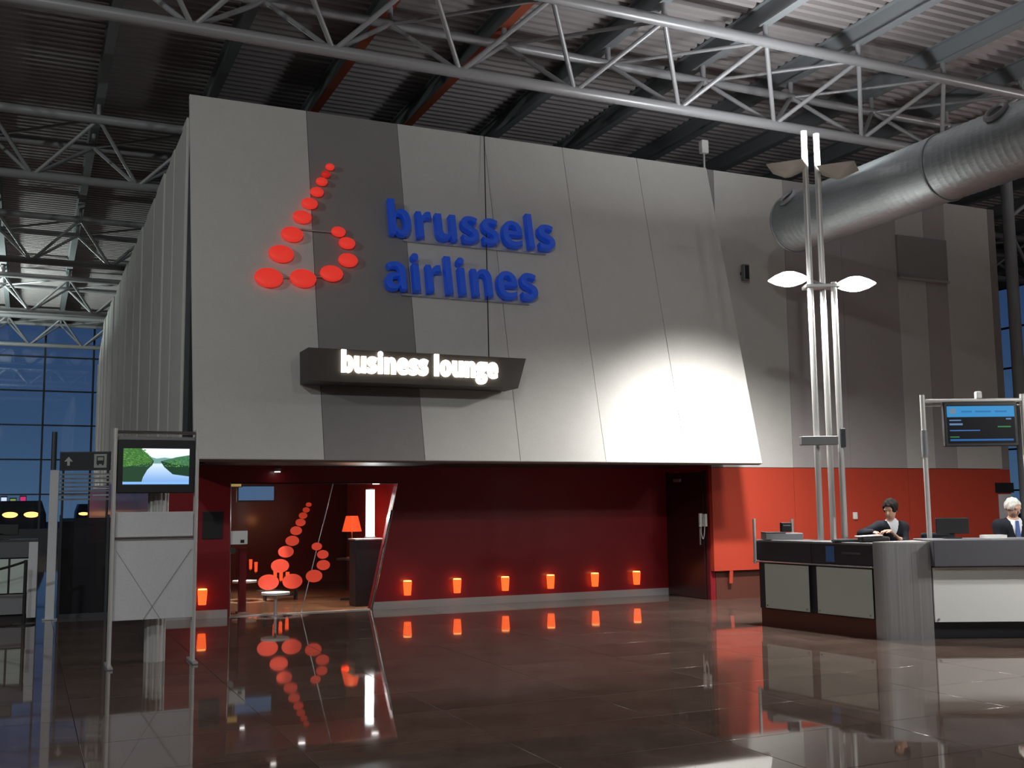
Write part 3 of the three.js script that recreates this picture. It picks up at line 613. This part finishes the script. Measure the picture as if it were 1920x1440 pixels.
  for (let k = 0; k < 5; k++) bar('leg', V(0, 0.08, 0), V(0.27 * Math.cos(k * 1.2566), 0.035, 0.27 * Math.sin(k * 1.2566)), 0.02, M.steel, ch);
}

// ------------------------------------------------------------------ hanging flight information screen
function canvasTex(w, h, draw) {
  const c = document.createElement('canvas'); c.width = w; c.height = h; draw(c.getContext('2d'), w, h);
  const t = new THREE.CanvasTexture(c); t.colorSpace = THREE.SRGBColorSpace; t.magFilter = THREE.LinearFilter; return t;
}
const screenMat = (t, k) => std({ color: lin(0.01, 0.01, 0.01), emissive: lin(1, 1, 1), emissiveMap: t, emissiveIntensity: k, roughness: 0.25 });
function screenMesh(name, w, h, mat, parent, pos) { return part(name, new THREE.PlaneGeometry(w, h), mat, parent, pos); }
{
  const flight = canvasTex(512, 320, (g, w, h) => {
    g.fillStyle = '#04060d'; g.fillRect(0, 0, w, h);
    g.fillStyle = '#3f9fe0'; g.fillRect(0, 8, w, 92);
    g.fillStyle = '#7f93a8'; g.fillRect(24, 28, 44, 44); g.fillStyle = '#2f7fc0'; for (const [x, l] of [[110, 80], [215, 120], [365, 90]]) g.fillRect(x, 48, l, 14);
    g.fillStyle = '#6f96c8'; g.fillRect(16, 122, 90, 10); g.fillRect(16, 152, 100, 16); g.fillRect(446, 112, 40, 12);
    g.fillStyle = '#4a7fc8'; g.fillRect(16, 208, 230, 9); g.fillStyle = '#3a9a58'; g.fillRect(380, 178, 100, 10); g.fillRect(16, 262, 70, 8);
    g.fillStyle = '#2f6fb8'; g.fillRect(16, 284, 480, 16);
  });
  const a = atD(1729, 745, 14.0), b = atD(1916, 740, 14.0);
  const t = thing('information_screen', 'flight information screen hanging from a chrome frame over the counter', 'screen', [a.x, 0, a.z], Math.atan2(-(b.z - a.z), b.x - a.x));
  const L = Math.hypot(b.x - a.x, b.z - a.z), ty = a.y - 0.05;
  part('post', cyl(0.032, ty + 0.08, 0, 0), M.pole, t); part('post', cyl(0.032, ty + 0.08, L, 0), M.pole, t);
  bar('top_rail', V(0, ty, 0), V(L, ty, 0), 0.026, M.pole, t); bar('top_rail', V(0, ty - 0.06, 0), V(L, ty - 0.06, 0), 0.016, M.chrome, t);
  part('sleeve', cyl(0.042, 0.35, 0, 2.25), M.plasticGrey, t);
  const sc = atD(1830, 795, 13.9), lx = 0.5 * L + 0.08, cy = sc.y;
  part('bezel', rbox(0.96, 0.58, 0.08, 0.015, lx, cy, 0), M.plastic, t);
  screenMesh('display', 0.88, 0.50, screenMat(flight, 0.75), t, [lx, cy, 0.042]);
  for (const s of [-0.25, 0.25]) bar('hanger', V(lx + s, cy + 0.28, -0.02), V(lx + s, ty, 0), 0.014, M.steel, t);
  part('camera_knob', rbox(0.08, 0.1, 0.08, 0.02, lx, ty + 0.07, 0), M.white, t);
}

// ------------------------------------------------------------------ television stand on the left
{
  const tv = canvasTex(512, 288, (g, w, h) => {
    let q = g.createLinearGradient(0, 0, 0, h); q.addColorStop(0, '#eaf4ff'); q.addColorStop(0.3, '#dbe9f6'); q.addColorStop(0.5, '#c4d8ee'); q.addColorStop(1, '#6d9bd8'); g.fillStyle = q; g.fillRect(0, 0, w, h);
    const blob = (pts, c) => { g.fillStyle = c; g.beginPath(); pts.forEach((p, i) => i ? g.lineTo(p[0] * w, p[1] * h) : g.moveTo(p[0] * w, p[1] * h)); g.fill(); };
    blob([[0.38, 0.22], [0.5, 0.28], [0.62, 0.25], [0.75, 0.28], [0.75, 0.42], [0.38, 0.42]], '#6f9a94');
    blob([[0, 0], [0.26, 0], [0.36, 0.15], [0.46, 0.35], [0.44, 0.45], [0.36, 0.6], [0.30, 0.8], [0.27, 1], [0, 1]], '#24402c');
    blob([[0, 0], [0.26, 0], [0.36, 0.15], [0.45, 0.36], [0.30, 0.44], [0, 0.52]], '#3f6f34');
    blob([[1, 0.18], [0.8, 0.24], [0.56, 0.36], [0.62, 0.52], [0.75, 0.72], [1, 0.78]], '#1d3a28');
    blob([[1, 0.18], [0.8, 0.24], [0.58, 0.36], [0.8, 0.45], [1, 0.48]], '#3f7050');
    let s = 3; const R = () => (s = (s * 16807) % 2147483647) / 2147483647;
    for (let i = 0; i < 900; i++) { const x = R(), y = R() * 0.5; const inL = x < 0.42 - Math.max(0, 0.3 - y) * 0.4, inR = x > 0.6 && y > 0.42 - (x - 0.56) * 0.5; if (inL || inR) { g.fillStyle = ['#4f8a3c', '#2e5a30', '#6a9a45', '#386a40'][Math.floor(R() * 4)]; g.fillRect(x * w, y * h, 4 + R() * 12, 2 + R() * 4); } }
    g.fillStyle = '#7fb0f0'; g.fillRect(0, h * 0.93, w, h * 0.07);
  });
  const X0 = 0.86, X1 = 1.73, Z = -12.45, W = X1 - X0;
  const t = thing('television_stand', 'steel framed stand with a television above pale panels', 'stand', [X0, 0, Z]);
  for (const x of [0, W]) for (const z of [-0.06, 0.04]) part('post', cyl(0.02, 2.57, x, 0, z), M.pole, t);
  for (const x of [0, W]) part('foot', rbox(0.06, 0.03, 0.5, 0.008, x, 0.015, -0.02), M.steel, t);
  for (const y of [2.53, 1.37]) bar('cross_rail', V(0, y, 0.02), V(W, y, 0.02), 0.018, M.chrome, t);
  part('top_bar', rbox(W - 0.05, 0.05, 0.05, 0.01, W / 2, 2.46, 0), M.plasticGrey, t);
  part('housing', rbox(W - 0.05, 0.60, 0.09, 0.012, W / 2, 2.16, -0.02), M.plastic, t);
  screenMesh('display', 0.70, 0.395, screenMat(tv, 1.25), t, [W / 2, 2.155, 0.027]);
  part('pale_panel', rbox(W - 0.05, 0.27, 0.02, 0.004, W / 2, 1.52, 0), M.panelGrey, t);
  const lp = part('pale_panel', rbox(W - 0.03, 0.86, 0.02, 0.004, W / 2, 0.92, 0), M.panelGrey, t);
  bar('brace_wire', V(0.04, 1.24, 0.02), V(W * 0.6, 0.48, 0.02), 0.0025, M.plasticGrey, t); bar('brace_wire', V(W - 0.04, 1.24, 0.02), V(W * 0.38, 0.48, 0.02), 0.0025, M.plasticGrey, t);
  const l = rectLight(t, 0.68, 0.38, lin(0.8, 0.9, 1), 1.0, [W / 2, 2.155, 0.05], [0, 0, 1]);
  const p = thing('metal_column', 'short fluted steel column behind the television stand panel', 'column', [1.36, 0, -12.75]);
  const fl = []; for (let i = 0; i < 48; i++) { const a = i / 48 * Math.PI * 2, r = 0.115 + (i % 4 < 2 ? 0 : -0.012); fl.push([r * Math.cos(a), r * Math.sin(a)]); }
  const fg = prism(fl, 1.9); fg.rotateX(-Math.PI / 2); part('shaft', fg, M.pole, p); part('cap', cyl(0.12, 0.02, 0, 1.9), M.steel, p);
}

// ------------------------------------------------------------------ left background: post, sign, counter, screen
{
  const t = thing('steel_post', 'pale square steel post beside the left counter', 'post', [0.38, 0, -18.2]);
  part('shaft', rbox(0.13, 2.3, 0.13, 0.01, 0, 1.15), M.panelGrey, t); part('extension', cyl(0.04, 0.6, -0.02, 2.3), M.frame, t); part('base_plate', rbox(0.22, 0.02, 0.22, 0.005, 0, 0.01), M.steel, t);
  const a = atD(113, 865, 19.4), b = atD(207, 868, 19.4);
  const g = canvasTex(512, 160, (c, w, h) => {
    c.fillStyle = '#1d1e22'; c.fillRect(0, 0, w, h); c.fillStyle = '#b9bbb8';
    c.beginPath(); c.moveTo(90, 38); c.lineTo(135, 84); c.lineTo(112, 84); c.lineTo(104, 78); c.lineTo(104, 122); c.lineTo(76, 122); c.lineTo(76, 78); c.lineTo(68, 84); c.lineTo(45, 84); c.fill();
    c.fillStyle = '#a9a9a6'; c.fillRect(352, 16, 130, 128); c.fillStyle = '#1d1e22'; c.fillRect(378, 36, 78, 74); c.fillStyle = '#a9a9a6'; c.fillRect(388, 46, 58, 30); c.fillStyle = '#1d1e22'; c.fillRect(384, 106, 18, 16); c.fillRect(432, 106, 18, 16);
  });
  const W = a.distanceTo(b);
  const s = thing('direction_sign', 'dark direction sign with arrow and bus pictogram hung from the post', 'sign', [a.x, 0, a.z], CAMTURN);
  part('panel', rbox(W, 0.34, 0.05, 0.006, W / 2, a.y, 0), M.frame, s);
  part('face', new THREE.PlaneGeometry(W * 0.99, 0.31), std({ map: g, roughness: 0.6 }), s, [W / 2, a.y, 0.027]);
  for (let k = 0; k < 7; k++) part('list_strip', box(W, 0.03, 0.02, W / 2, a.y - 0.24 - k * 0.075, 0), M.plasticGrey, s);
  for (let k = 0; k < 4; k++) part('white_strip', box(W * 0.32, 0.016, 0.01, W * 0.84, a.y - 0.26 - k * 0.12, 0.02), M.panelGrey, s);
  for (const x of [0.05, W - 0.05]) part('upright', cyl(0.02, a.y + 0.15, x, 0, -0.03), M.frame, s);
}
{
  const p = thing('glass_partition', 'dark smoked glass partition between the post and the building', 'partition', [0.5, 0, -18.4]);
  part('pane', span(0, 1.38, 0.05, 1.55, -0.012, 0.012), M.smoke, p); part('bottom_rail', span(0, 1.4, 0, 0.06, -0.04, 0.04), M.frame, p); part('kick_panel', span(0.02, 1.38, 0.06, 1.15, -0.03, -0.014), M.black, p);
  for (const x of [0, 0.7, 1.4]) part('post', box(0.04, 1.6, 0.05, x, 0.8), M.frame, p);
  const c = thing('check_in_counter', 'pale green fronted check-in counter left of the steel post', 'counter', [-2.6, 0, -18.3]);
  part('carcass', span(0, 2.78, 0.3, 1.2, -0.7, -0.03), M.counterDark, c); part('plinth', span(0, 2.78, 0, 0.1, -0.6, -0.08), M.black, c); part('lower_band', span(0, 2.78, 0.1, 0.4, -0.06, 0.0), M.plasticGrey, c);
  for (const [x0, x1] of [[0, 1.2], [1.21, 2.38], [2.4, 2.66]]) part('front_panel', rbox(x1 - x0 - 0.01, 0.52, 0.03, 0.004, (x0 + x1) / 2, 0.68, 0), M.frosted, c);
  part('upper_band', span(0, 2.78, 0.96, 1.2, -0.03, 0.02), M.counterGrey, c); part('worktop', rbox(2.8, 0.03, 0.75, 0.006, 1.39, 1.215, -0.35), M.counterDark, c);
  const e = part('end_post', rbox(0.13, 1.15, 0.13, 0.01, 2.72, 0.62, 0.06), M.panelGrey, c);
  const m = thing('monitor', 'dark monitor block on the left check-in counter', 'monitor', [-0.35, 1.23, -18.6]); part('panel', rbox(0.5, 0.17, 0.05, 0.01, 0, 0.15), M.plastic, m); part('stand', box(0.08, 0.08, 0.05, 0, 0.05), M.plastic, m); part('foot', rbox(0.24, 0.016, 0.16, 0.004, 0, 0.008), M.plastic, m);
  const q = thing('queue_barrier', 'black belt barrier sagging in front of the left counter', 'barrier', [-1.6, 0, -17.6]);
  for (const x of [0, 1.62]) { part('post', cyl(0.025, 0.95, x), M.plastic, q); part('foot', cyl(0.16, 0.02, x), M.plastic, q); }
  part('rope', new THREE.TubeGeometry(new THREE.QuadraticBezierCurve3(V(0, 0.93, 0), V(0.81, 0.62, 0), V(1.62, 0.93, 0)), 24, 0.018, 8), M.rubber, q);
}
// ------------------------------------------------------------------ vehicles and lit signs outside the window wall
{
  const van = (x, y, z, hs, label) => {
    const t = thing('parked_van', label, 'van', [x, -0.06, z], 0, 'vans outside the windows');
    part('body', prism([[-1.1, 0.35], [1.1, 0.35], [1.05, 1.5], [0.85, 2.1], [-0.85, 2.1], [-1.05, 1.5]], 4.5, 0.05).translate(0, 0, -4.5), M.frame, t);
    part('windscreen', prism([[-0.9, 1.4], [0.9, 1.4], [0.75, 1.95], [-0.75, 1.95]], 0.03).translate(0, 0, 0.05), M.plastic, t);
    for (const s of [-0.75, 0.75]) { part('headlamp', new THREE.SphereGeometry(1, 20, 12).scale(hs * 0.8, 0.14, 0.08).translate(Math.sign(s) * hs, y + 0.06, 0.05), G.head, t); part('wheel', new THREE.CylinderGeometry(0.33, 0.33, 0.22, 24).rotateZ(Math.PI / 2), M.rubber, t, [s * 1.2, 0.33, -0.8]); part('wheel', new THREE.CylinderGeometry(0.33, 0.33, 0.22, 24).rotateZ(Math.PI / 2), M.rubber, t, [s * 1.2, 0.33, -3.6]); part('bumper', rbox(1.0, 0.2, 0.12, 0.03, s * 0.7, 0.45, 0.08), M.plastic, t); }
  };
  const p = onZ(39, 965, -56), q = onZ(169, 963, -100);
  van(p.x, p.y, -56, 0.46, 'dark van with lit orange headlamps outside the windows, left of the steel post'); van(q.x, q.y, -100, 0.52, 'dark van with lit orange headlamps seen between post and television stand');
  for (const [px, py, w, h, m, lab] of [[7, 945, 0.4, 1.1, G.signWhite, 'tall white lit sign outside the windows'], [24, 945, 0.4, 0.9, G.signGreen, 'yellow green lit sign outside beside the white one'], [43, 941, 0.4, 0.9, G.signPink, 'pink lit sign outside above the headlamps']]) {
    const c = onZ(px, py, -75); const t = thing('lit_sign', lab, 'sign', [c.x, -0.06, -75]);
    part('board', box(w, h, 0.1, 0, c.y, 0), M.frame, t); part('face', box(w * 0.8, h * 0.85, 0.04, 0, c.y, 0.07), m, t); part('pole', cyl(0.05, c.y - h / 2), M.frame, t);
  }
}

// ------------------------------------------------------------------ people behind the counters
// signed distance figure, meshed with surface nets
function nets(f, lo, hi, cell) {
  const n = [0, 1, 2].map(i => Math.ceil((hi[i] - lo[i]) / cell) + 1), [nx, ny, nz] = n;
  const val = new Float32Array(nx * ny * nz), id = (i, j, k) => (k * ny + j) * nx + i;
  for (let k = 0; k < nz; k++) for (let j = 0; j < ny; j++) for (let i = 0; i < nx; i++) val[id(i, j, k)] = f(lo[0] + i * cell, lo[1] + j * cell, lo[2] + k * cell);
  const vi = new Int32Array(nx * ny * nz).fill(-1), pos = [], idx = [];
  const edges = [[0, 1], [2, 3], [4, 5], [6, 7], [0, 2], [1, 3], [4, 6], [5, 7], [0, 4], [1, 5], [2, 6], [3, 7]];
  for (let k = 0; k < nz - 1; k++) for (let j = 0; j < ny - 1; j++) for (let i = 0; i < nx - 1; i++) {
    const c = []; let neg = 0;
    for (let q = 0; q < 8; q++) { const v = val[id(i + (q & 1), j + ((q >> 1) & 1), k + (q >> 2))]; c.push(v); if (v < 0) neg++; }
    if (!neg || neg === 8) continue;
    let sx = 0, sy = 0, sz = 0, m = 0;
    for (const [a, b] of edges) if ((c[a] < 0) !== (c[b] < 0)) { const t = c[a] / (c[a] - c[b]); sx += (a & 1) + t * ((b & 1) - (a & 1)); sy += ((a >> 1) & 1) + t * (((b >> 1) & 1) - ((a >> 1) & 1)); sz += (a >> 2) + t * ((b >> 2) - (a >> 2)); m++; }
    vi[id(i, j, k)] = pos.length / 3; pos.push(lo[0] + (i + sx / m) * cell, lo[1] + (j + sy / m) * cell, lo[2] + (k + sz / m) * cell);
  }
  const quad = (a, b, c, d, flip) => { if (a < 0 || b < 0 || c < 0 || d < 0) return; flip ? idx.push(a, c, b, a, d, c) : idx.push(a, b, c, a, c, d); };
  for (let k = 1; k < nz - 1; k++) for (let j = 1; j < ny - 1; j++) for (let i = 1; i < nx - 1; i++) {
    const v = val[id(i, j, k)] < 0;
    if (v !== (val[id(i + 1, j, k)] < 0)) quad(vi[id(i, j - 1, k - 1)], vi[id(i, j, k - 1)], vi[id(i, j, k)], vi[id(i, j - 1, k)], !v);
    if (v !== (val[id(i, j + 1, k)] < 0)) quad(vi[id(i - 1, j, k - 1)], vi[id(i - 1, j, k)], vi[id(i, j, k)], vi[id(i, j, k - 1)], !v);
    if (v !== (val[id(i, j, k + 1)] < 0)) quad(vi[id(i - 1, j - 1, k)], vi[id(i, j - 1, k)], vi[id(i, j, k)], vi[id(i - 1, j, k)], !v);
  }
  const g = new THREE.BufferGeometry(); g.setAttribute('position', new THREE.Float32BufferAttribute(pos, 3)); g.setIndex(idx); g.computeVertexNormals(); return uvm(g);
}
const smin = (a, b, k) => { const h = Math.max(k - Math.abs(a - b), 0) / k; return Math.min(a, b) - h * h * k * 0.25; };
function cap(x, y, z, A, B, ra, rb, fz = 1) {                   // tapered capsule; fz flattens front to back
  const bx = B[0] - A[0], by = B[1] - A[1], bz = (B[2] - A[2]) / fz, px = x - A[0], py = y - A[1], pz = (z - A[2]) / fz;
  const t = Math.max(0, Math.min(1, (px * bx + py * by + pz * bz) / (bx * bx + by * by + bz * bz + 1e-9)));
  return Math.hypot(px - t * bx, py - t * by, pz - t * bz) - (ra + t * (rb - ra));
}
const ell = (x, y, z, c, r) => { const a = (x - c[0]) / r[0], b = (y - c[1]) / r[1], d = (z - c[2]) / r[2]; const k = Math.hypot(a, b, d); return (k - 1) * Math.min(r[0], r[1], r[2]); };
const chain = (list, k = 0.03) => (x, y, z) => { let d = 1e9; for (const c of list) d = smin(d, cap(x, y, z, c[0], c[1], c[2], c[3], c[4] || 1), k); return d; };
// a hand: palm plus four fingers and a thumb, from wrist w towards direction d, palm normal n
function handBones(w, d, n, side) {
  const D = V(...d).normalize(), N = V(...n).normalize(), S = D.clone().cross(N).multiplyScalar(side), W = V(...w), P = (a, b, c) => W.clone().addScaledVector(D, a).addScaledVector(S, b).addScaledVector(N, c).toArray();
  const o = [[P(0, 0, 0), P(0.07, 0.022, 0), 0.021, 0.017], [P(0, 0, 0), P(0.07, -0.022, 0), 0.021, 0.017], [P(0.02, 0, 0), P(0.075, 0, 0), 0.02, 0.018]];
  const len = [0.062, 0.075, 0.07, 0.055];
  [0.033, 0.011, -0.011, -0.033].forEach((s, i) => { const a = P(0.075, s, 0), b = P(0.075 + len[i] * 0.55, s * 1.15, -0.012), c = P(0.075 + len[i] * 0.9, s * 1.15, -0.04); o.push([a, b, 0.0095, 0.0085], [b, c, 0.0085, 0.007]); });
  const t0 = P(0.02, 0.028, -0.004), t1 = P(0.055, 0.055, -0.014), t2 = P(0.085, 0.055, -0.024); o.push([t0, t1, 0.012, 0.0105], [t1, t2, 0.0105, 0.008]);
  return o;
}
function headField(c, yaw, tilt) {                              // face looks along local +z turned by yaw, tilted down by tilt
  const cy = Math.cos(yaw), sy = Math.sin(yaw), ct = Math.cos(tilt), st = Math.sin(tilt);
  return (x, y, z) => {
    let px = x - c[0], py = y - c[1], pz = z - c[2];
    const ax = cy * px - sy * pz, az = sy * px + cy * pz;       // undo yaw
    const ay = ct * py + st * az, bz = -st * py + ct * az;      // undo tilt
    return [ax, ay, bz];
  };
}
function person(o) {
  const t = thing('person', o.label, 'person', o.at, CAMTURN);
  const H = headField(o.head, o.yaw, o.tilt);
  const skull = (x, y, z) => {
    const [a, b, c] = H(x, y, z);
    let d = ell(a, b - 0.02, c + 0.01, [0, 0, 0], [0.076, 0.105, 0.096]);
    d = smin(d, ell(a, b + 0.055, c - 0.025, [0, 0, 0], [0.055, 0.062, 0.06]), 0.04);                 // jaw
    d = smin(d, cap(a, b, c, [0, 0.0, 0.088], [0, -0.028, 0.108], 0.008, 0.013), 0.014);              // nose
    d = smin(d, cap(a, b, c, [-0.045, 0.022, 0.078], [0.045, 0.022, 0.078], 0.010, 0.010), 0.02);     // brow
    for (const s of [-1, 1]) { d = Math.max(d, -ell(a, b, c, [s * 0.031, 0.004, 0.094], [0.018, 0.010, 0.012])); d = smin(d, ell(a, b, c, [s * 0.031, 0.003, 0.078], [0.012, 0.010, 0.010]), 0.003); d = smin(d, ell(a, b, c, [s * 0.078, -0.008, -0.008], [0.010, 0.030, 0.018]), 0.008); }
    d = smin(d, cap(a, b, c, [-0.02, -0.058, 0.082], [0.02, -0.058, 0.082], 0.008, 0.008), 0.008);    // lips
    return d;
  };
  const neckTop = [o.head[0], o.head[1] - 0.07, o.head[2] - 0.015];
  const core = [[o.neck, neckTop, o.thick * 0.052, 0.050], ...o.torso.map(c => [c[0], c[1], c[2] - 0.012, c[3] - 0.012, c[4]]), ...o.arms.map(c => [c[0], c[1], c[2] - 0.008, c[3] - 0.008]), ...o.legs.map(c => [c[0], c[1], c[2] - 0.012, c[3] - 0.012])];
  const fine = [...o.hands.flatMap(h => handBones(...h))];
  const bf = chain(core, 0.05);
  const body = nets(bf, [-0.62, -0.02, -0.4], [0.62, 1.5, 0.62], 0.02);
  const hh = o.head, head = nets((x, y, z) => smin(skull(x, y, z), cap(x, y, z, o.neck, neckTop, o.thick * 0.052, 0.05), 0.03), [hh[0] - 0.15, hh[1] - 0.2, hh[2] - 0.16], [hh[0] + 0.15, hh[1] + 0.17, hh[2] + 0.17], 0.006);
  const parts = [body, head];
  for (const h of o.hands) { const hb = chain(handBones(...h), 0.012), w = h[0], e = [0, 1, 2].map(i => h[1][i]); parts.push(nets(hb, w.map(v => v - 0.17), w.map(v => v + 0.17), 0.005)); }
  part('body', mergeGeometries(parts.map(g => { const q = g.clone(); return q; })), M.skin, t);
  const jf0 = chain([...o.torso, ...o.arms.filter(c => c[3] > 0.03).map(c => [c[0], c[1], c[2] + 0.004, c[3] + 0.004])], 0.05);
  const jacket = nets((x, y, z) => Math.max(jf0(x, y, z), o.hem - y, -o.vee(x, y, z)), [-0.62, 0.6, -0.4], [0.62, 1.6, 0.62], 0.014);
  part('jacket', jacket, M.suit, t);
  const sf = chain(o.torso.map(c => [c[0], c[1], c[2] - 0.006, c[3] - 0.006, c[4]]), 0.05);
  part('shirt', nets((x, y, z) => Math.max(smin(sf(x, y, z), cap(x, y, z, o.neck, [o.neck[0], o.neck[1] + 0.03, o.neck[2]], 0.068, 0.064), 0.02), 1.0 - y, y - (o.neck[1] + 0.045)), [-0.35, 0.98, -0.25], [0.4, 1.55, 0.3], 0.012), M.shirt, t);
  const lf = chain(o.legs, 0.04);
  part('trousers', nets((x, y, z) => Math.max(lf(x, y, z), 0.06 - y), [-0.4, 0, -0.3], [0.45, 1.1, 0.3], 0.02), M.suit, t);
  for (const s of o.shoes) part('shoe', rbox(0.1, 0.08, 0.27, 0.035, s[0], 0.04, s[1]), M.rubber, t);
  const hf = (x, y, z) => {
    const [a, b, c] = H(x, y, z);
    let d = ell(a, b - 0.03, c + 0.018, [0, 0, 0], o.hairR);
    if (o.bun) d = smin(d, ell(a, b, c, [0, 0.05, -0.10], [0.05, 0.05, 0.045]), 0.03);
    d += 0.006 * Math.sin(a * 90 + b * 30) * Math.sin(c * 80);
    return Math.max(d, c - 0.062 - Math.max(0, b - 0.055) * 1.1, -(b + o.hairLow + Math.max(0, -c) * 0.4));
  };
  part('hair', nets(hf, [hh[0] - 0.2, hh[1] - 0.2, hh[2] - 0.2], [hh[0] + 0.2, hh[1] + 0.22, hh[2] + 0.2], 0.008), o.hair, t);
  return t;
}
{
  const p = atD(1668, 990, 14.5);
  person({
    label: 'woman in a dark navy jacket with white collar leaning over the glass fronted counter', at: [p.x, 0, p.z], yaw: -0.75, tilt: 0.35, thick: 0.95,
    head: [-0.01, 1.575, 0.09], neck: [0.02, 1.41, 0.03],
    torso: [[[-0.13, 1.335, 0.02], [0.16, 1.325, 0.02], 0.085, 0.085], [[0.02, 1.30, 0.02], [0.05, 1.02, -0.02], 0.150, 0.125, 0.75], [[0.05, 1.02, -0.02], [0.06, 0.88, -0.04], 0.13, 0.155, 0.85]],
    arms: [[[-0.17, 1.34, 0.02], [-0.42, 1.25, 0.12], 0.062, 0.050], [[-0.42, 1.25, 0.12], [-0.34, 1.275, 0.28], 0.050, 0.042], [[0.18, 1.33, 0.02], [0.14, 1.12, 0.16], 0.062, 0.050], [[0.14, 1.12, 0.16], [0.05, 1.16, 0.28], 0.050, 0.042], [[0.05, 1.16, 0.28], [-0.11, 1.285, 0.36], 0.034, 0.027]],
    hands: [[[-0.34, 1.275, 0.29], [0.9, -0.1, 0.25], [0, 1, 0], 1], [[-0.115, 1.288, 0.362], [-0.95, 0.05, 0.1], [0, 1, 0], -1]],
    legs: [[[-0.03, 0.90, -0.04], [-0.04, 0.50, -0.02], 0.095, 0.062], [[-0.04, 0.50, -0.02], [-0.04, 0.07, -0.05], 0.060, 0.042], [[0.14, 0.90, -0.04], [0.15, 0.50, -0.02], 0.095, 0.062], [[0.15, 0.50, -0.02], [0.15, 0.07, -0.05], 0.060, 0.042]],
    shoes: [[-0.04, 0.0], [0.15, 0.0]], hem: 0.80, hair: M.hairDark, hairR: [0.096, 0.116, 0.118], hairLow: 0.035, bun: true,
    vee: (x, y, z) => z > 0 ? Math.max(Math.abs(x - 0.02) - (y - 1.20) * 0.36, 1.20 - y) : 1,
  });
  const q = atD(1897, 985, 14.55);
  person({
    label: 'man with white hair in a navy suit and blue tie behind the white fronted counter', at: [q.x, 0, q.z], yaw: 0.45, tilt: 0.3, thick: 1.15,
    head: [0.0, 1.575, 0.07], neck: [0.02, 1.42, 0.0],
    torso: [[[-0.15, 1.33, 0.0], [0.20, 1.33, 0.0], 0.095, 0.095], [[0.02, 1.28, 0.0], [0.02, 1.0, 0.0], 0.185, 0.165, 0.72], [[0.02, 1.0, 0.0], [0.02, 0.88, -0.02], 0.165, 0.17, 0.8]],
    arms: [[[-0.19, 1.34, 0.0], [-0.20, 1.07, 0.06], 0.072, 0.056], [[-0.20, 1.07, 0.06], [-0.05, 1.13, 0.26], 0.054, 0.044], [[0.23, 1.34, 0.0], [0.29, 1.07, 0.04], 0.072, 0.056], [[0.29, 1.07, 0.04], [0.16, 1.13, 0.26], 0.054, 0.044]],
    hands: [[[-0.05, 1.14, 0.27], [0.6, 0.1, 0.6], [0, 1, 0], 1], [[0.16, 1.14, 0.27], [-0.6, 0.1, 0.6], [0, 1, 0], -1]],
    legs: [[[-0.07, 0.90, -0.02], [-0.08, 0.50, 0.0], 0.105, 0.07], [[-0.08, 0.50, 0.0], [-0.08, 0.07, -0.03], 0.066, 0.048], [[0.11, 0.90, -0.02], [0.12, 0.50, 0.0], 0.105, 0.07], [[0.12, 0.50, 0.0], [0.12, 0.07, -0.03], 0.066, 0.048]],
    shoes: [[-0.08, 0.02], [0.12, 0.02]], hem: 0.78, hair: M.hairWhite, hairR: [0.090, 0.112, 0.112], hairLow: 0.02, bun: false,
    vee: (x, y, z) => z > 0 ? Math.max(Math.abs(x - 0.02) - (y - 1.10) * 0.26, 1.10 - y) : 1,
  });
  const man = scene.children[scene.children.length - 1];
  part('tie', prism([[-0.028, -0.26], [0, -0.30], [0.028, -0.26], [0.016, 0], [-0.016, 0]], 0.012, 0.003), M.tie, man, [0.02, 1.40, 0.115], [-0.12, 0, 0]);
}

// ------------------------------------------------------------------ shadows for every light and mesh
scene.traverse(o => {
  if (o.isMesh) { o.castShadow = true; o.receiveShadow = true; }
  if (o.isLight && !o.isRectAreaLight) o.castShadow = true;
});
renderer.render(scene, camera);
